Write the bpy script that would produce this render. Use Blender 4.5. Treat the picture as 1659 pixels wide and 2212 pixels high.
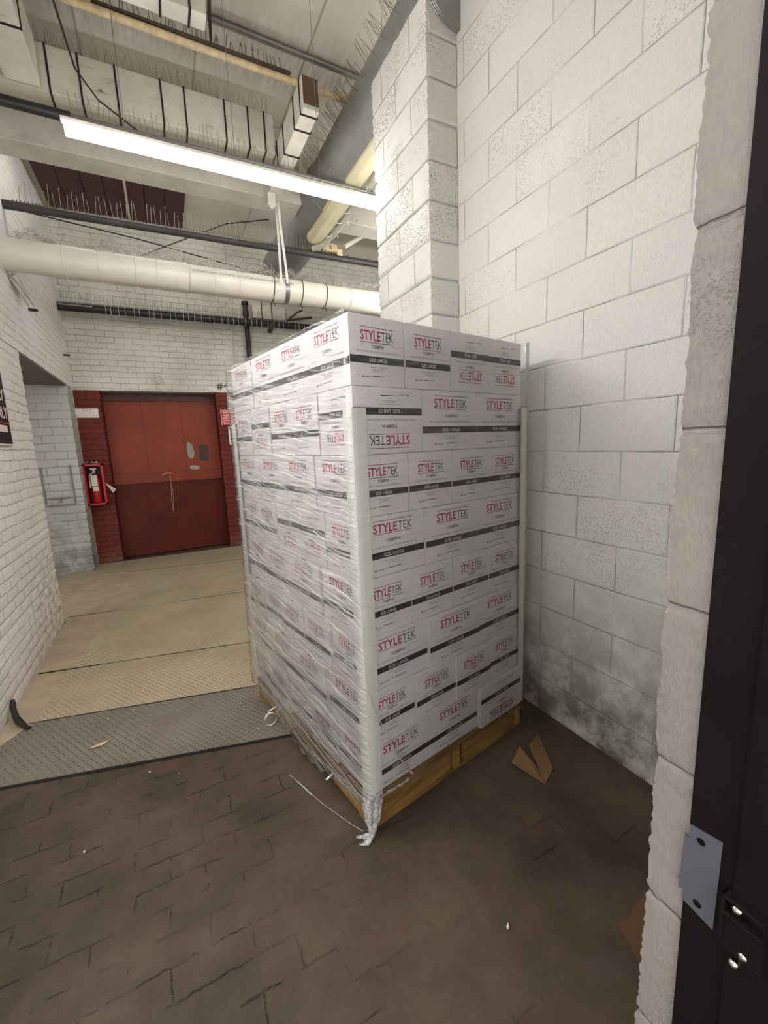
import bpy, math, random
from mathutils import Vector, Matrix
random.seed(7)
rad = math.radians
S = bpy.context.scene
COL = S.collection
for o in list(bpy.data.objects):
    bpy.data.objects.remove(o)

# ---------------------------------------------------------------- camera, world, lights, exposure
cam_d = bpy.data.cameras.new('camera'); cam = bpy.data.objects.new('camera', cam_d); COL.objects.link(cam)
S.camera = cam
cam_d.sensor_fit = 'VERTICAL'; cam_d.sensor_height = 36.0; cam_d.lens = 905.1 / 2212 * 36.0
cam_d.clip_start = 0.02
_p, _r, _y = rad(9.29), rad(-2.266), rad(27.09)
fwd = Vector((math.sin(_y) * math.cos(_p), math.cos(_y) * math.cos(_p), -math.sin(_p)))
rgt = Vector((math.cos(_y), -math.sin(_y), 0)); upv = rgt.cross(fwd)
r2 = rgt * math.cos(_r) + upv * math.sin(_r); u2 = -rgt * math.sin(_r) + upv * math.cos(_r)
cam.matrix_world = Matrix(((r2.x, u2.x, -fwd.x, 0), (r2.y, u2.y, -fwd.y, 0), (r2.z, u2.z, -fwd.z, 1.55), (0, 0, 0, 1)))

W = bpy.data.worlds.new('world'); S.world = W; W.use_nodes = True
W.node_tree.nodes['Background'].inputs[0].default_value = (1.0, .97, .93, 1)
W.node_tree.nodes['Background'].inputs[1].default_value = 2.2
S.view_settings.view_transform = 'Standard'; S.view_settings.look = 'None'
S.view_settings.exposure = 0.25; S.view_settings.gamma = 1.0; S.view_settings.use_curve_mapping = False
LED_STRENGTH = 26.0
FILL3_STRENGTH = 18.0  # added fill batten hidden behind the main beam
FILL4_STRENGTH = 80.0   # added fill batten in the side bay, out of view
FILL2_STRENGTH = 66.0   # added fill batten by the left wall, out of view

# ---------------------------------------------------------------- mesh helpers
class MB:
    def __init__(s): s.v = []; s.f = []; s.m = []; s.sm = []
    def add(s, vs, fs, mi=0, smooth=False, M=None):
        n = len(s.v)
        for v in vs:
            v = Vector(v); s.v.append(M @ v if M else v)
        for f in fs:
            s.f.append([i + n for i in f]); s.m.append(mi); s.sm.append(smooth)
        return s
    def box(s, a, b, mi=0, M=None, skip=()):
        x0, y0, z0 = a; x1, y1, z1 = b
        vs = [(x0, y0, z0), (x1, y0, z0), (x1, y1, z0), (x0, y1, z0), (x0, y0, z1), (x1, y0, z1), (x1, y1, z1), (x0, y1, z1)]
        fs = [(0, 3, 2, 1), (4, 5, 6, 7), (0, 1, 5, 4), (1, 2, 6, 5), (2, 3, 7, 6), (3, 0, 4, 7)]
        return s.add(vs, [f for i, f in enumerate(fs) if i not in skip], mi, False, M)
    def tube(s, pts, r, n=10, mi=0, cap=True, M=None, smooth=True):
        pts = [Vector(p) for p in pts]; R = r if isinstance(r, (list, tuple)) else [r] * len(pts)
        vs = []; up0 = None
        for i, p in enumerate(pts):
            t = (pts[min(i + 1, len(pts) - 1)] - pts[max(i - 1, 0)]).normalized()
            if up0 is None:
                up0 = Vector((0, 0, 1)) if abs(t.z) < .9 else Vector((1, 0, 0))
            a = t.cross(up0)
            if a.length < 1e-4: a = t.cross(Vector((0, 1, .3)))
            a.normalize(); b = a.cross(t).normalized(); up0 = b
            for k in range(n):
                an = 2 * math.pi * k / n
                vs.append(p + (a * math.cos(an) + b * math.sin(an)) * R[i])
        fs = []
        for i in range(len(pts) - 1):
            for k in range(n):
                k2 = (k + 1) % n
                fs.append((i * n + k, i * n + k2, (i + 1) * n + k2, (i + 1) * n + k))
        s.add(vs, fs, mi, smooth, M)
        if cap:
            s.add(vs[:n], [list(range(n))[::-1]], mi, False, M); s.add(vs[-n:], [list(range(n))], mi, False, M)
        return s
    def ribbon(s, pts, w, mi=0):   # flat ribbon: pts centre line, w vector
        w = Vector(w); vs = []
        for p in pts: vs += [Vector(p) - w, Vector(p) + w]
        return s.add(vs, [(2 * i, 2 * i + 1, 2 * i + 3, 2 * i + 2) for i in range(len(pts) - 1)], mi, True)
    def mesh(s, name, mats):
        me = bpy.data.meshes.new(name)
        me.from_pydata([tuple(v) for v in s.v], [], s.f)
        for m in mats: me.materials.append(m)
        me.polygons.foreach_set('material_index', s.m); me.polygons.foreach_set('use_smooth', s.sm)
        me.update(); return me
    def build(s, name, mats, parent=None, loc=None, bevel=0):
        if not isinstance(mats, (list, tuple)): mats = [mats]
        if loc is not None:
            L = Vector(loc); s.v = [v - L for v in s.v]
        o = bpy.data.objects.new(name, s.mesh(name, mats)); COL.objects.link(o)
        if loc is not None: o.location = loc
        if parent: o.parent = parent
        if bevel:
            b = o.modifiers.new('bevel', 'BEVEL'); b.width = bevel; b.segments = 2; b.limit_method = 'ANGLE'
        return o

def tag(o, label, cat, group=None, kind=None):
    o['label'] = label; o['category'] = cat
    if group: o['group'] = group
    if kind: o['kind'] = kind
    return o
def thing(name, label, cat, loc=(0, 0, 0), rz=0, group=None):
    o = bpy.data.objects.new(name, None); COL.objects.link(o); o.location = loc; o.rotation_euler = (0, 0, rz)
    o.empty_display_size = .05
    return tag(o, label, cat, group)
def struct(o): o['kind'] = 'structure'; return o

# ---------------------------------------------------------------- materials
class NT:
    def __init__(s, name):
        s.mat = bpy.data.materials.new(name); s.mat.use_nodes = True; s.t = s.mat.node_tree; s.n = s.t.nodes
        s.n.clear(); s.out = s.n.new('ShaderNodeOutputMaterial')
    def new(s, ty, **kw):
        x = s.n.new(ty)
        for k, v in kw.items():
            if hasattr(x, k): setattr(x, k, v)
        return x
    def link(s, a, b): s.t.links.new(a, b)
    def val(s, sock, v):
        if hasattr(v, 'is_linked') or isinstance(v, bpy.types.NodeSocket): s.link(v, sock)
        else: sock.default_value = v
    def math(s, op, a, b=0.0, c=None, clamp=False):
        x = s.n.new('ShaderNodeMath'); x.operation = op; x.use_clamp = clamp
        s.val(x.inputs[0], a); s.val(x.inputs[1], b)
        if c is not None: s.val(x.inputs[2], c)
        return x.outputs[0]
    def mix(s, f, a, b, blend='MIX'):
        x = s.n.new('ShaderNodeMix'); x.data_type = 'RGBA'; x.blend_type = blend
        s.val(x.inputs[0], f); s.val(x.inputs[6], a); s.val(x.inputs[7], b); return x.outputs[2]
    def noise(s, vec, scale, detail=3, rough=.55, dist=0, dim='3D'):
        x = s.n.new('ShaderNodeTexNoise'); x.inputs['Scale'].default_value = scale; x.inputs['Detail'].default_value = detail
        x.inputs['Roughness'].default_value = rough; x.inputs['Distortion'].default_value = dist
        if vec is not None: s.link(vec, x.inputs['Vector'])
        return x.outputs['Fac']
    def ramp(s, f, lo, hi, a=0., b=1.):
        x = s.n.new('ShaderNodeMapRange'); x.clamp = True
        s.val(x.inputs[0], f); x.inputs[1].default_value = lo; x.inputs[2].default_value = hi
        x.inputs[3].default_value = a; x.inputs[4].default_value = b; return x.outputs[0]
    def coords(s):
        tc = s.n.new('ShaderNodeTexCoord'); sp = s.n.new('ShaderNodeSeparateXYZ'); s.link(tc.outputs['Object'], sp.inputs[0])
        return tc.outputs['Object'], sp.outputs
    def comb(s, x, y, z=0.):
        c = s.n.new('ShaderNodeCombineXYZ'); s.val(c.inputs[0], x); s.val(c.inputs[1], y); s.val(c.inputs[2], z); return c.outputs[0]
    def bump(s, h, strength, dist, nrm=None):
        b = s.n.new('ShaderNodeBump'); b.inputs['Strength'].default_value = strength; b.inputs['Distance'].default_value = dist
        s.val(b.inputs['Height'], h)
        if nrm is not None: s.link(nrm, b.inputs['Normal'])
        return b.outputs[0]
    def bsdf(s, col, rough=.6, metal=0., nrm=None, spec=.5, **kw):
        p = s.n.new('ShaderNodeBsdfPrincipled'); s.val(p.inputs['Base Color'], col); s.val(p.inputs['Roughness'], rough)
        p.inputs['Metallic'].default_value = metal; p.inputs['Specular IOR Level'].default_value = spec
        if nrm is not None: s.link(nrm, p.inputs['Normal'])
        for k, v in kw.items(): s.val(p.inputs[k], v)
        s.link(p.outputs[0], s.out.inputs[0]); return p

def rgb(r, g, b):   # sRGB 0-255 -> linear
    f = lambda c: ((c / 255 + .055) / 1.055) ** 2.4 if c > 10 else c / 255 / 12.92
    return (f(r), f(g), f(b), 1)
def simple(name, col, rough=.6, metal=0., bumpy=0., bscale=60., vary=.12, vscale=4., spec=.5):
    n = NT(name); v, _ = n.coords()
    f = n.noise(v, vscale, 4)
    c = n.mix(n.ramp(f, .3, .7), tuple(x * (1 - vary) for x in col[:3]) + (1,), tuple(min(1, x * (1 + vary)) for x in col[:3]) + (1,))
    nr = n.bump(n.noise(v, bscale, 4), bumpy, .002) if bumpy else None
    n.bsdf(c, rough, metal, nr, spec); return n.mat

def masonry(name, uax, bw, rh, zoff, uoff, col, crack=(.28, .26, .23, 1), mortar=.006, bmp=1.0, pits=.5, wob=.004, patch=.1,
            dirt_z=None, crackiness=.5, brown=0., vary=.06, jdepth=.42, pscale=95, grain=0.):
    """painted masonry: uax = horizontal world axis index (0 x, 1 y), zoff/uoff phase of the courses"""
    n = NT(name); v, xyz = n.coords()
    wn = n.new('ShaderNodeTexNoise'); wn.inputs['Scale'].default_value = 5.; wn.inputs['Detail'].default_value = 4
    n.link(v, wn.inputs['Vector']); ws = n.new('ShaderNodeSeparateXYZ'); n.link(wn.outputs['Color'], ws.inputs[0])
    u = n.math('ADD', n.math('SUBTRACT', xyz[uax], uoff), n.math('MULTIPLY', n.math('SUBTRACT', ws.outputs[0], .5), wob * 2))
    w = n.math('ADD', n.math('SUBTRACT', xyz[2], zoff), n.math('MULTIPLY', n.math('SUBTRACT', ws.outputs[1], .5), wob * 2))
    b = n.new('ShaderNodeTexBrick'); n.link(n.comb(u, w), b.inputs['Vector'])
    b.inputs['Scale'].default_value = 1; b.inputs['Mortar Size'].default_value = mortar; b.inputs['Mortar Smooth'].default_value = .6
    b.inputs['Brick Width'].default_value = bw; b.inputs['Row Height'].default_value = rh; b.inputs['Bias'].default_value = 0
    b.inputs['Color1'].default_value = (0, 0, 0, 1); b.inputs['Color2'].default_value = (1, 1, 1, 1); b.inputs['Mortar'].default_value = (.5, .5, .5, 1)
    b2 = n.new('ShaderNodeTexBrick'); n.link(n.comb(u, w), b2.inputs['Vector'])
    for k in ('Scale', 'Brick Width', 'Row Height', 'Bias'): b2.inputs[k].default_value = b.inputs[k].default_value
    b2.inputs['Mortar Size'].default_value = mortar * .28; b2.inputs['Mortar Smooth'].default_value = .3
    cm = n.math('MULTIPLY', b2.outputs['Fac'], n.ramp(n.noise(v, 3.5, 3), .5 - crackiness * .25, .62 - crackiness * .1))
    blotch = n.noise(v, 1.6, 5)
    c = n.mix(n.ramp(blotch, .35, .7), col, tuple(x * (1 - patch) for x in col[:3]) + (1,))
    c = n.mix(n.math('MULTIPLY', n.math('SUBTRACT', b.outputs['Color'], .5), vary * 2), c, (1, 1, 1, 1), 'ADD') if False else c
    tone = n.ramp(b.outputs['Color'], 0., 1., 1 - vary, 1.)
    tc = n.n.new('ShaderNodeCombineColor')
    for i in range(3): n.link(tone, tc.inputs[i])
    c = n.mix(1., c, tc.outputs[0], 'MULTIPLY')
    # pits: small dark pores, denser on some blocks
    vo = n.new('ShaderNodeTexVoronoi'); vo.inputs['Scale'].default_value = pscale
    dn = n.new('ShaderNodeVectorMath'); dn.operation = 'ADD'; n.link(v, dn.inputs[0]); ds = n.new('ShaderNodeVectorMath'); ds.operation = 'SCALE'; dx = n.new('ShaderNodeTexNoise'); dx.inputs['Scale'].default_value = pscale * 1.3; n.link(v, dx.inputs['Vector']); n.link(dx.outputs['Color'], ds.inputs[0]); ds.inputs['Scale'].default_value = 1.1 / pscale; n.link(ds.outputs[0], dn.inputs[1]); n.link(dn.outputs[0], vo.inputs['Vector'])
    pit = n.math('MULTIPLY', n.ramp(vo.outputs['Distance'], .22, .38, 1, 0), n.math('MAXIMUM', n.math('MULTIPLY', n.ramp(n.noise(v, 3.1, 4), .50, .66), .7), n.math('MULTIPLY', n.ramp(b.outputs['Color'], .70, .80), n.ramp(n.noise(v, 7, 3), .3, .55))))
    pit = n.math('MULTIPLY', pit, pits)
    c = n.mix(pit, c, crack)
    if dirt_z:
        z0, z1, dc, amt = dirt_z
        g = n.math('MULTIPLY', n.ramp(n.math('ADD', xyz[2], n.math('MULTIPLY', n.noise(v, 5, 4), .35)), z0 + .17, z1 + .17, 1, 0), n.ramp(n.noise(v, 5, 7, .7), .34, .56, .15, 1))
        c = n.mix(n.math('MULTIPLY', g, amt), c, dc)
    if brown:
        g = n.math('MULTIPLY', n.ramp(n.noise(v, 14, 5, .7), .44, .60), n.math('MULTIPLY', n.ramp(xyz[2], .40, .90, 1, .0), n.ramp(xyz[1], 3.4, 4.4)))
        c = n.mix(n.math('MULTIPLY', g, brown), c, (.33, .22, .13, 1))
    c = n.mix(cm, c, crack)
    h = n.math('SUBTRACT', n.math('MULTIPLY', n.noise(v, 38, 5, .6), .30), n.math('MULTIPLY', b.outputs['Fac'], jdepth))
    h = n.math('SUBTRACT', h, n.math('MULTIPLY', pit, .5)); h = n.math('SUBTRACT', h, n.math('MULTIPLY', cm, .5))
    if grain:
        mp = n.new('ShaderNodeMapping'); n.link(v, mp.inputs[0]); mp.inputs['Scale'].default_value = (220, 220, 60); gr = n.noise(mp.outputs[0], 1, 4, .65)
        h = n.math('ADD', h, n.math('MULTIPLY', gr, grain)); c = n.mix(n.ramp(gr, .40, .62), c, n.mix(min(.45, grain * 1.3), c, crack))
    n.bsdf(c, .62, 0, n.bump(h, bmp, .010), .35)
    return n.mat

WHITE = rgb(229, 227, 222)
M_cmu = masonry('painted_block_y', 1, .4267, .2130, .196 - .213, 1.372, WHITE, dirt_z=(.10, .98, rgb(80, 78, 61), .95), pits=.45, mortar=.008, patch=.07, crackiness=.55, bmp=.7, vary=.07, jdepth=.30, grain=.12)
M_cmux = masonry('painted_block_x', 0, .4267, .2130, .196 - .213, 1.335, WHITE, dirt_z=(.02, .62, rgb(120, 116, 98), .75), pits=.8, mortar=.007, crackiness=1.0, bmp=.9)
M_col = masonry('painted_pier_y', 1, .36, .2130, .196 - .213, 2.283, WHITE, pits=1.0, mortar=.008, crackiness=1.1, bmp=1.0, vary=.09)
M_brl = masonry('painted_brick_y', 1, .215, .076, .01, .1, rgb(242, 240, 238), mortar=.007, bmp=.75, pits=.35, wob=.020, crackiness=.35, brown=.8, dirt_z=(.05, .35, rgb(170, 150, 130), .5), crack=(.30, .27, .24, 1), patch=.06)
M_brb = masonry('painted_brick_x', 0, .215, .076, .01, .1, rgb(222, 220, 210), mortar=.007, bmp=.7, pits=.3, wob=.016, crackiness=.8, patch=.30, crack=(.22, .21, .19, 1))
M_pier = masonry('painted_pier_brick', 0, .24, .10, .01, .1, rgb(184, 184, 180), mortar=.008, bmp=.9, pits=.3, wob=.012, crackiness=.5, dirt_z=(.2, 1.2, rgb(104, 104, 92), .8))
M_redb = masonry('painted_red_brick', 0, .215, .076, .01, .1, rgb(112, 42, 29), mortar=.010, bmp=.9, pits=.25, wob=.012, crackiness=.2, crack=(.07, .02, .015, 1), patch=.3, dirt_z=(-.1, .25, rgb(150, 120, 100), .5))

def ceiling_mat():
    n = NT('ceiling_paint'); v, xyz = n.coords()
    c = n.mix(n.ramp(n.noise(v, .9, 5), .3, .7), rgb(236, 232, 220), rgb(206, 201, 186))
    j = n.math('PINGPONG', n.math('ADD', xyz[0], .05 + .19), .4)        # slab joints every 0.8 m, running in y
    jm = n.ramp(j, .004, .012, 1, 0)
    c = n.mix(n.math('MULTIPLY', jm, .5), c, rgb(110, 95, 70))
    sy = n.math('MULTIPLY', n.ramp(xyz[1], 3.35, 3.9), n.ramp(xyz[1], 4.0, 4.3, 1, 0))  # brown streaked band: shade and spike fringe above the tied beam, painted in
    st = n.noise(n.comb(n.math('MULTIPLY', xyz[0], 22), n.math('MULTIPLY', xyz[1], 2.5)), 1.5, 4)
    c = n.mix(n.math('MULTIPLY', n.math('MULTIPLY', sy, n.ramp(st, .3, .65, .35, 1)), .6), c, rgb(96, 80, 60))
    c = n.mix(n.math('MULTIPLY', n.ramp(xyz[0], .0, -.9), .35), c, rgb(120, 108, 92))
    n.bsdf(c, .7, 0, n.bump(n.math('ADD', n.noise(v, 20, 4), n.math('MULTIPLY', jm, -1)), .4, .01)); return n.mat
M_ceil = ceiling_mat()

def floor_mat():
    n = NT('worn_block_floor'); v, xyz = n.coords()
    wn = n.new('ShaderNodeTexNoise'); wn.inputs['Scale'].default_value = 3.; wn.inputs['Detail'].default_value = 5; n.link(v, wn.inputs['Vector'])
    ws = n.new('ShaderNodeSeparateXYZ'); n.link(wn.outputs['Color'], ws.inputs[0])
    u = n.math('ADD', xyz[0], n.math('MULTIPLY', n.math('ADD', ws.outputs[0], n.math('MULTIPLY', n.noise(v, 25, 2), .25)), .05)); w = n.math('ADD', xyz[1], n.math('MULTIPLY', n.math('ADD', ws.outputs[1], n.math('MULTIPLY', n.noise(v, 22, 3), .45)), .04))
    b = n.new('ShaderNodeTexBrick'); n.link(n.comb(u, w), b.inputs['Vector']); b.inputs['Scale'].default_value = 1
    b.inputs['Brick Width'].default_value = .235; b.inputs['Row Height'].default_value = .098; b.inputs['Mortar Size'].default_value = .0032; b.inputs['Mortar Smooth'].default_value = .2
    gate = n.math('MULTIPLY', n.ramp(n.noise(v, 8, 4, .6), .46, .58), n.ramp(n.math('ADD', n.noise(v, 1.6, 3), n.math('MULTIPLY', xyz[0], -.12)), .36, .52))
    cr = n.math('MULTIPLY', b.outputs['Fac'], gate)
    c = n.mix(n.ramp(n.noise(v, 1.7, 6, .65), .36, .64), rgb(90, 76, 61), rgb(54, 45, 35))
    c = n.mix(n.ramp(n.noise(v, 9, 5, .7), .5, .8), c, rgb(68, 60, 50))
    c = n.mix(n.ramp(n.noise(v, 160, 2), .64, .85), c, rgb(114, 100, 84))
    c = n.mix(n.ramp(n.noise(v, 3.1, 3), .62, .72), c, rgb(88, 66, 54))
    c = n.mix(n.ramp(n.noise(v, 2.3, 5, .7), .60, .70), c, rgb(78, 74, 65))
    # a poured strip runs beside the plates
    c = n.mix(n.math('MULTIPLY', cr, .75), c, rgb(26, 20, 15))
    h = n.math('ADD', n.math('MULTIPLY', n.noise(v, 10, 6), .6), n.math('MULTIPLY', cr, -1.2))
    n.bsdf(c, n.ramp(n.noise(v, 4, 3), .3, .7, .5, .7), 0, n.bump(h, .7, .012), .35); return n.mat
M_floor = floor_mat()

def plate_mat(name, ang, ca, cb, strength=.9):
    n = NT(name); v, xyz = n.coords()
    # raised lozenges: two interleaved grids of short bars, alternating diagonal directions
    c, s = math.cos(rad(ang)), math.sin(rad(ang))
    a = n.math('ADD', n.math('MULTIPLY', xyz[0], c), n.math('MULTIPLY', xyz[1], s))
    b = n.math('SUBTRACT', n.math('MULTIPLY', xyz[1], c), n.math('MULTIPLY', xyz[0], s))
    P = .040
    def loz(du, dv, sgn):
        fa = n.math('SUBTRACT', n.math('FRACT', n.math('ADD', n.math('DIVIDE', a, P), du)), .5)
        fb = n.math('SUBTRACT', n.math('FRACT', n.math('ADD', n.math('DIVIDE', b, P), dv)), .5)
        p = n.math('ADD', fa, n.math('MULTIPLY', fb, sgn)); q = n.math('SUBTRACT', fa, n.math('MULTIPLY', fb, sgn))
        d = n.math('ADD', n.math('MULTIPLY', n.math('ABSOLUTE', p), 1 / .46), n.math('MULTIPLY', n.math('ABSOLUTE', q), 1 / .17))
        return n.ramp(d, .75, 1.15, 1, 0)
    hgt = n.math('MAXIMUM', loz(0, 0, 1), loz(.5, .5, -1))
    worn = n.ramp(n.noise(v, 2.2, 5), .36, .58, .25, 1)
    hgt = n.math('MULTIPLY', hgt, worn)
    col = n.mix(n.ramp(n.noise(v, 1.8, 6, .65), .3, .7), ca, cb)
    col = n.mix(n.math('MULTIPLY', hgt, .75), col, tuple(x * .45 for x in cb[:3]) + (1,))
    col = n.mix(n.ramp(n.noise(v, 70, 3), .62, .8), col, tuple(min(1, x * 1.5) for x in ca[:3]) + (1,))
    n.bsdf(col, n.ramp(n.noise(v, 5, 3), .3, .7, .45, .65), .15, n.bump(n.math('ADD', hgt, n.math('MULTIPLY', n.noise(v, 30, 4), .25)), strength, .004)); return n.mat
PC = [(rgb(132, 124, 112), rgb(110, 101, 89)), (rgb(184, 172, 146), rgb(160, 146, 120)), (rgb(190, 178, 150), rgb(166, 152, 124)),
      (rgb(190, 178, 150), rgb(166, 152, 126)), (rgb(186, 174, 150), rgb(164, 150, 126))]

def wood_mat(name, ca, cb, ax=0, rough=.65):
    n = NT(name); v, xyz = n.coords()
    mp = n.new('ShaderNodeMapping'); n.link(v, mp.inputs[0]); sc = [14, 14, 14]; sc[ax] = 1.2; mp.inputs['Scale'].default_value = sc
    g = n.noise(mp.outputs[0], 3, 5, .6, .8)
    n.bsdf(n.mix(n.ramp(g, .35, .65), ca, cb), rough, 0, n.bump(g, .4, .003)); return n.mat
M_pal = wood_mat('pallet_wood_u', rgb(146, 110, 56), rgb(100, 72, 34), 0)
M_palv = wood_mat('pallet_wood_v', rgb(166, 126, 64), rgb(120, 86, 40), 1)

def carton_mat():
    n = NT('white_carton'); v, xyz = n.coords()
    mp = n.new('ShaderNodeMapping'); n.link(v, mp.inputs[0]); mp.inputs['Scale'].default_value = (3, 3, 90)
    c = n.mix(n.ramp(n.noise(v, 5, 4), .3, .7), rgb(238, 234, 236), rgb(226, 221, 224))
    c = n.mix(n.math('MULTIPLY', n.ramp(n.noise(mp.outputs[0], 2, 3), .55, .75), .25), c, rgb(150, 142, 138))
    n.bsdf(c, .5, 0, n.bump(n.noise(mp.outputs[0], 2, 3), .15, .002), .4); return n.mat
M_box = carton_mat()
def band_mat():
    n = NT('band_ink'); v, xyz = n.coords()
    mp = n.new('ShaderNodeMapping'); n.link(v, mp.inputs[0]); mp.inputs['Scale'].default_value = (4, 4, 160)
    c = n.mix(n.ramp(n.noise(mp.outputs[0], 1.5, 3), .5, .8), rgb(40, 42, 44), rgb(78, 78, 78))
    n.bsdf(c, .45); return n.mat
M_band = band_mat()
M_magenta = simple('magenta_ink', rgb(170, 48, 92), .5, vary=.05)
M_ink = simple('black_ink', rgb(52, 50, 54), .5, vary=.05)
M_fine = simple('fine_grey_ink', rgb(128, 124, 124), .5, vary=.05)
M_wht = simple('white_ink', rgb(225, 225, 222), .5, vary=.03)
M_board = simple('corner_board_card', rgb(226, 228, 222), .55, vary=.06, bumpy=.2)
M_card = simple('brown_cardboard', rgb(120, 92, 58), .75, vary=.12, bumpy=.3, bscale=120)
M_card2 = simple('brown_cardboard_inside', rgb(92, 68, 42), .75, vary=.12, bumpy=.3, bscale=120)
M_pvc = simple('white_pvc', rgb(226, 221, 208), .32, vary=.07, bumpy=.1, bscale=20, vscale=2.5)
M_stain = simple('pipe_grime', rgb(190, 160, 125), .6)
M_black = simple('black_enamel_pipe', rgb(34, 33, 34), .45, vary=.3, bumpy=.3)
M_dpipe = simple('dusty_dark_pipe', rgb(62, 60, 58), .5, vary=.3, bumpy=.3)
M_dust = simple('brown_dust', rgb(120, 100, 80), .9, vary=.3, bumpy=.5)
M_steel = simple('steel_wire', rgb(200, 196, 188), .3, .9, vary=.1)
M_spk = simple('pale_spike_wire', rgb(158, 148, 130), .5, .1, vary=.1)
M_wool = simple('silver_wool', rgb(225, 222, 214), .35, .4, vary=.15, vscale=30)
M_galv = simple('galvanised', rgb(150, 150, 148), .38, .8, vary=.15, bumpy=.2)
M_zinc = simple('zinc_plate', rgb(82, 85, 94), .6, .1, vary=.06, bumpy=.15)
M_chrome = simple('chrome', rgb(230, 228, 225), .08, 1.0, vary=.03)
def chipped(name, ca):
    n = NT(name); v, xyz = n.coords()
    c = n.mix(n.ramp(n.noise(v, 2.5, 6, .65), .32, .68), ca, tuple(x * .68 for x in ca[:3]) + (1,))
    sp = n.new('ShaderNodeMapping'); n.link(v, sp.inputs[0]); sp.inputs['Scale'].default_value = (3, 14, 14)
    c = n.mix(n.math('MULTIPLY', n.ramp(n.noise(sp.outputs[0], 2, 5, .7), .60, .72), .6), c, rgb(110, 96, 76))
    chip = n.ramp(n.noise(v, 16, 4, .6), .70, .73)
    c = n.mix(chip, c, rgb(64, 48, 36))
    n.bsdf(c, .62, 0, n.bump(n.math('SUBTRACT', n.noise(v, 24, 4), chip), .6, .004)); return n.mat
M_wpaint = chipped('chipped_white_timber', rgb(222, 216, 202)); M_wpaint2 = chipped('grey_white_timber', rgb(206, 200, 184))
M_brownend = simple('raw_brown_end', rgb(88, 66, 48), .8, vary=.2, bumpy=.6, bscale=80)
M_maroon = simple('maroon_boards', rgb(76, 48, 48), .8, vary=.18, bumpy=.4)
M_tie = simple('black_cable_tie', rgb(24, 22, 24), .5, vary=.1)
M_rust = simple('rusty_pipe', rgb(196, 176, 140), .7, vary=.25, bumpy=.8, bscale=50, vscale=20)
M_rustd = simple('dark_rust', rgb(72, 58, 46), .9, vary=.3, bumpy=.8, bscale=60)
M_frame = simple('black_brown_door_paint', rgb(22, 19, 19), .6, vary=.25, bumpy=.4, vscale=8, spec=.08)
M_frame2 = simple('rust_brown_primer', rgb(86, 40, 24), .7, vary=.25, bumpy=.4)
M_redm = simple('red_brown_lift_door', rgb(134, 60, 43), .5, vary=.16, bumpy=.15, vscale=2.2, spec=.25)
M_redd = simple('dark_red_lift_header', rgb(74, 34, 28), .5, vary=.2)
M_redl = simple('red_brown_lower_door', rgb(86, 32, 23), .55, vary=.22, bumpy=.15, vscale=2.2, spec=.2)
M_fire = simple('extinguisher_red', rgb(170, 22, 36), .35, vary=.12)
M_dark = simple('cabinet_inside', rgb(52, 14, 18), .6, vary=.2)
M_label = simple('paper_label', rgb(206, 202, 190), .6, vary=.1)
M_yel = simple('yellow_paper', rgb(214, 204, 140), .6)
M_signw = simple('sign_white', rgb(235, 232, 230), .5, vary=.03)
M_signr = simple('sign_red', rgb(196, 52, 60), .5, vary=.08)
M_signpale = simple('sign_pale_pink', rgb(238, 200, 192), .5, vary=.08)
M_signb = simple('sign_blue', rgb(60, 110, 170), .5)
M_signk = simple('poster_black', rgb(22, 18, 21), .6, vary=.1)
M_signp = simple('poster_pink', rgb(240, 215, 215), .5, vary=.04)
M_bare = simple('bare_metal_patch', rgb(140, 142, 132), .5, .3, vary=.1)
M_cable = simple('black_cable', rgb(28, 26, 28), .6)
M_strap = simple('strap_white', rgb(222, 222, 218), .45, .1, vary=.12, vscale=40)
M_lint = simple('lintel_steel', rgb(128, 120, 114), .55, .1, vary=.15)
M_beige = simple('beige_insulation', rgb(222, 214, 178), .5, vary=.08, bumpy=.3, bscale=15)
M_yellowwood = simple('pale_scrap_wood', rgb(210, 190, 150), .7)

def duct_mat():
    n = NT('mesh_wrapped_duct'); v, xyz = n.coords()
    w = n.math('SINE', n.math('MULTIPLY', xyz[1], 2 * math.pi / .012)); w2 = n.math('SINE', n.math('MULTIPLY', n.math('ADD', xyz[0], xyz[2]), 2 * math.pi / .02))
    c = n.mix(n.ramp(n.noise(v, 2, 4), .3, .7), rgb(168, 168, 164), rgb(136, 136, 132))
    n.bsdf(c, .42, .55, n.bump(n.math('ADD', w, n.math('MULTIPLY', w2, .4)), .5, .003)); return n.mat
M_duct = duct_mat()

def emit(name, col, st):
    n = NT(name); e = n.new('ShaderNodeEmission'); e.inputs[0].default_value = col; e.inputs[1].default_value = st
    n.link(e.outputs[0], n.out.inputs[0]); return n.mat
M_led = emit('led_diffuser', (1.0, .985, .955, 1), LED_STRENGTH)
M_fill2 = emit('added_fill_front', (1.0, .985, .955, 1), FILL2_STRENGTH)

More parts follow.
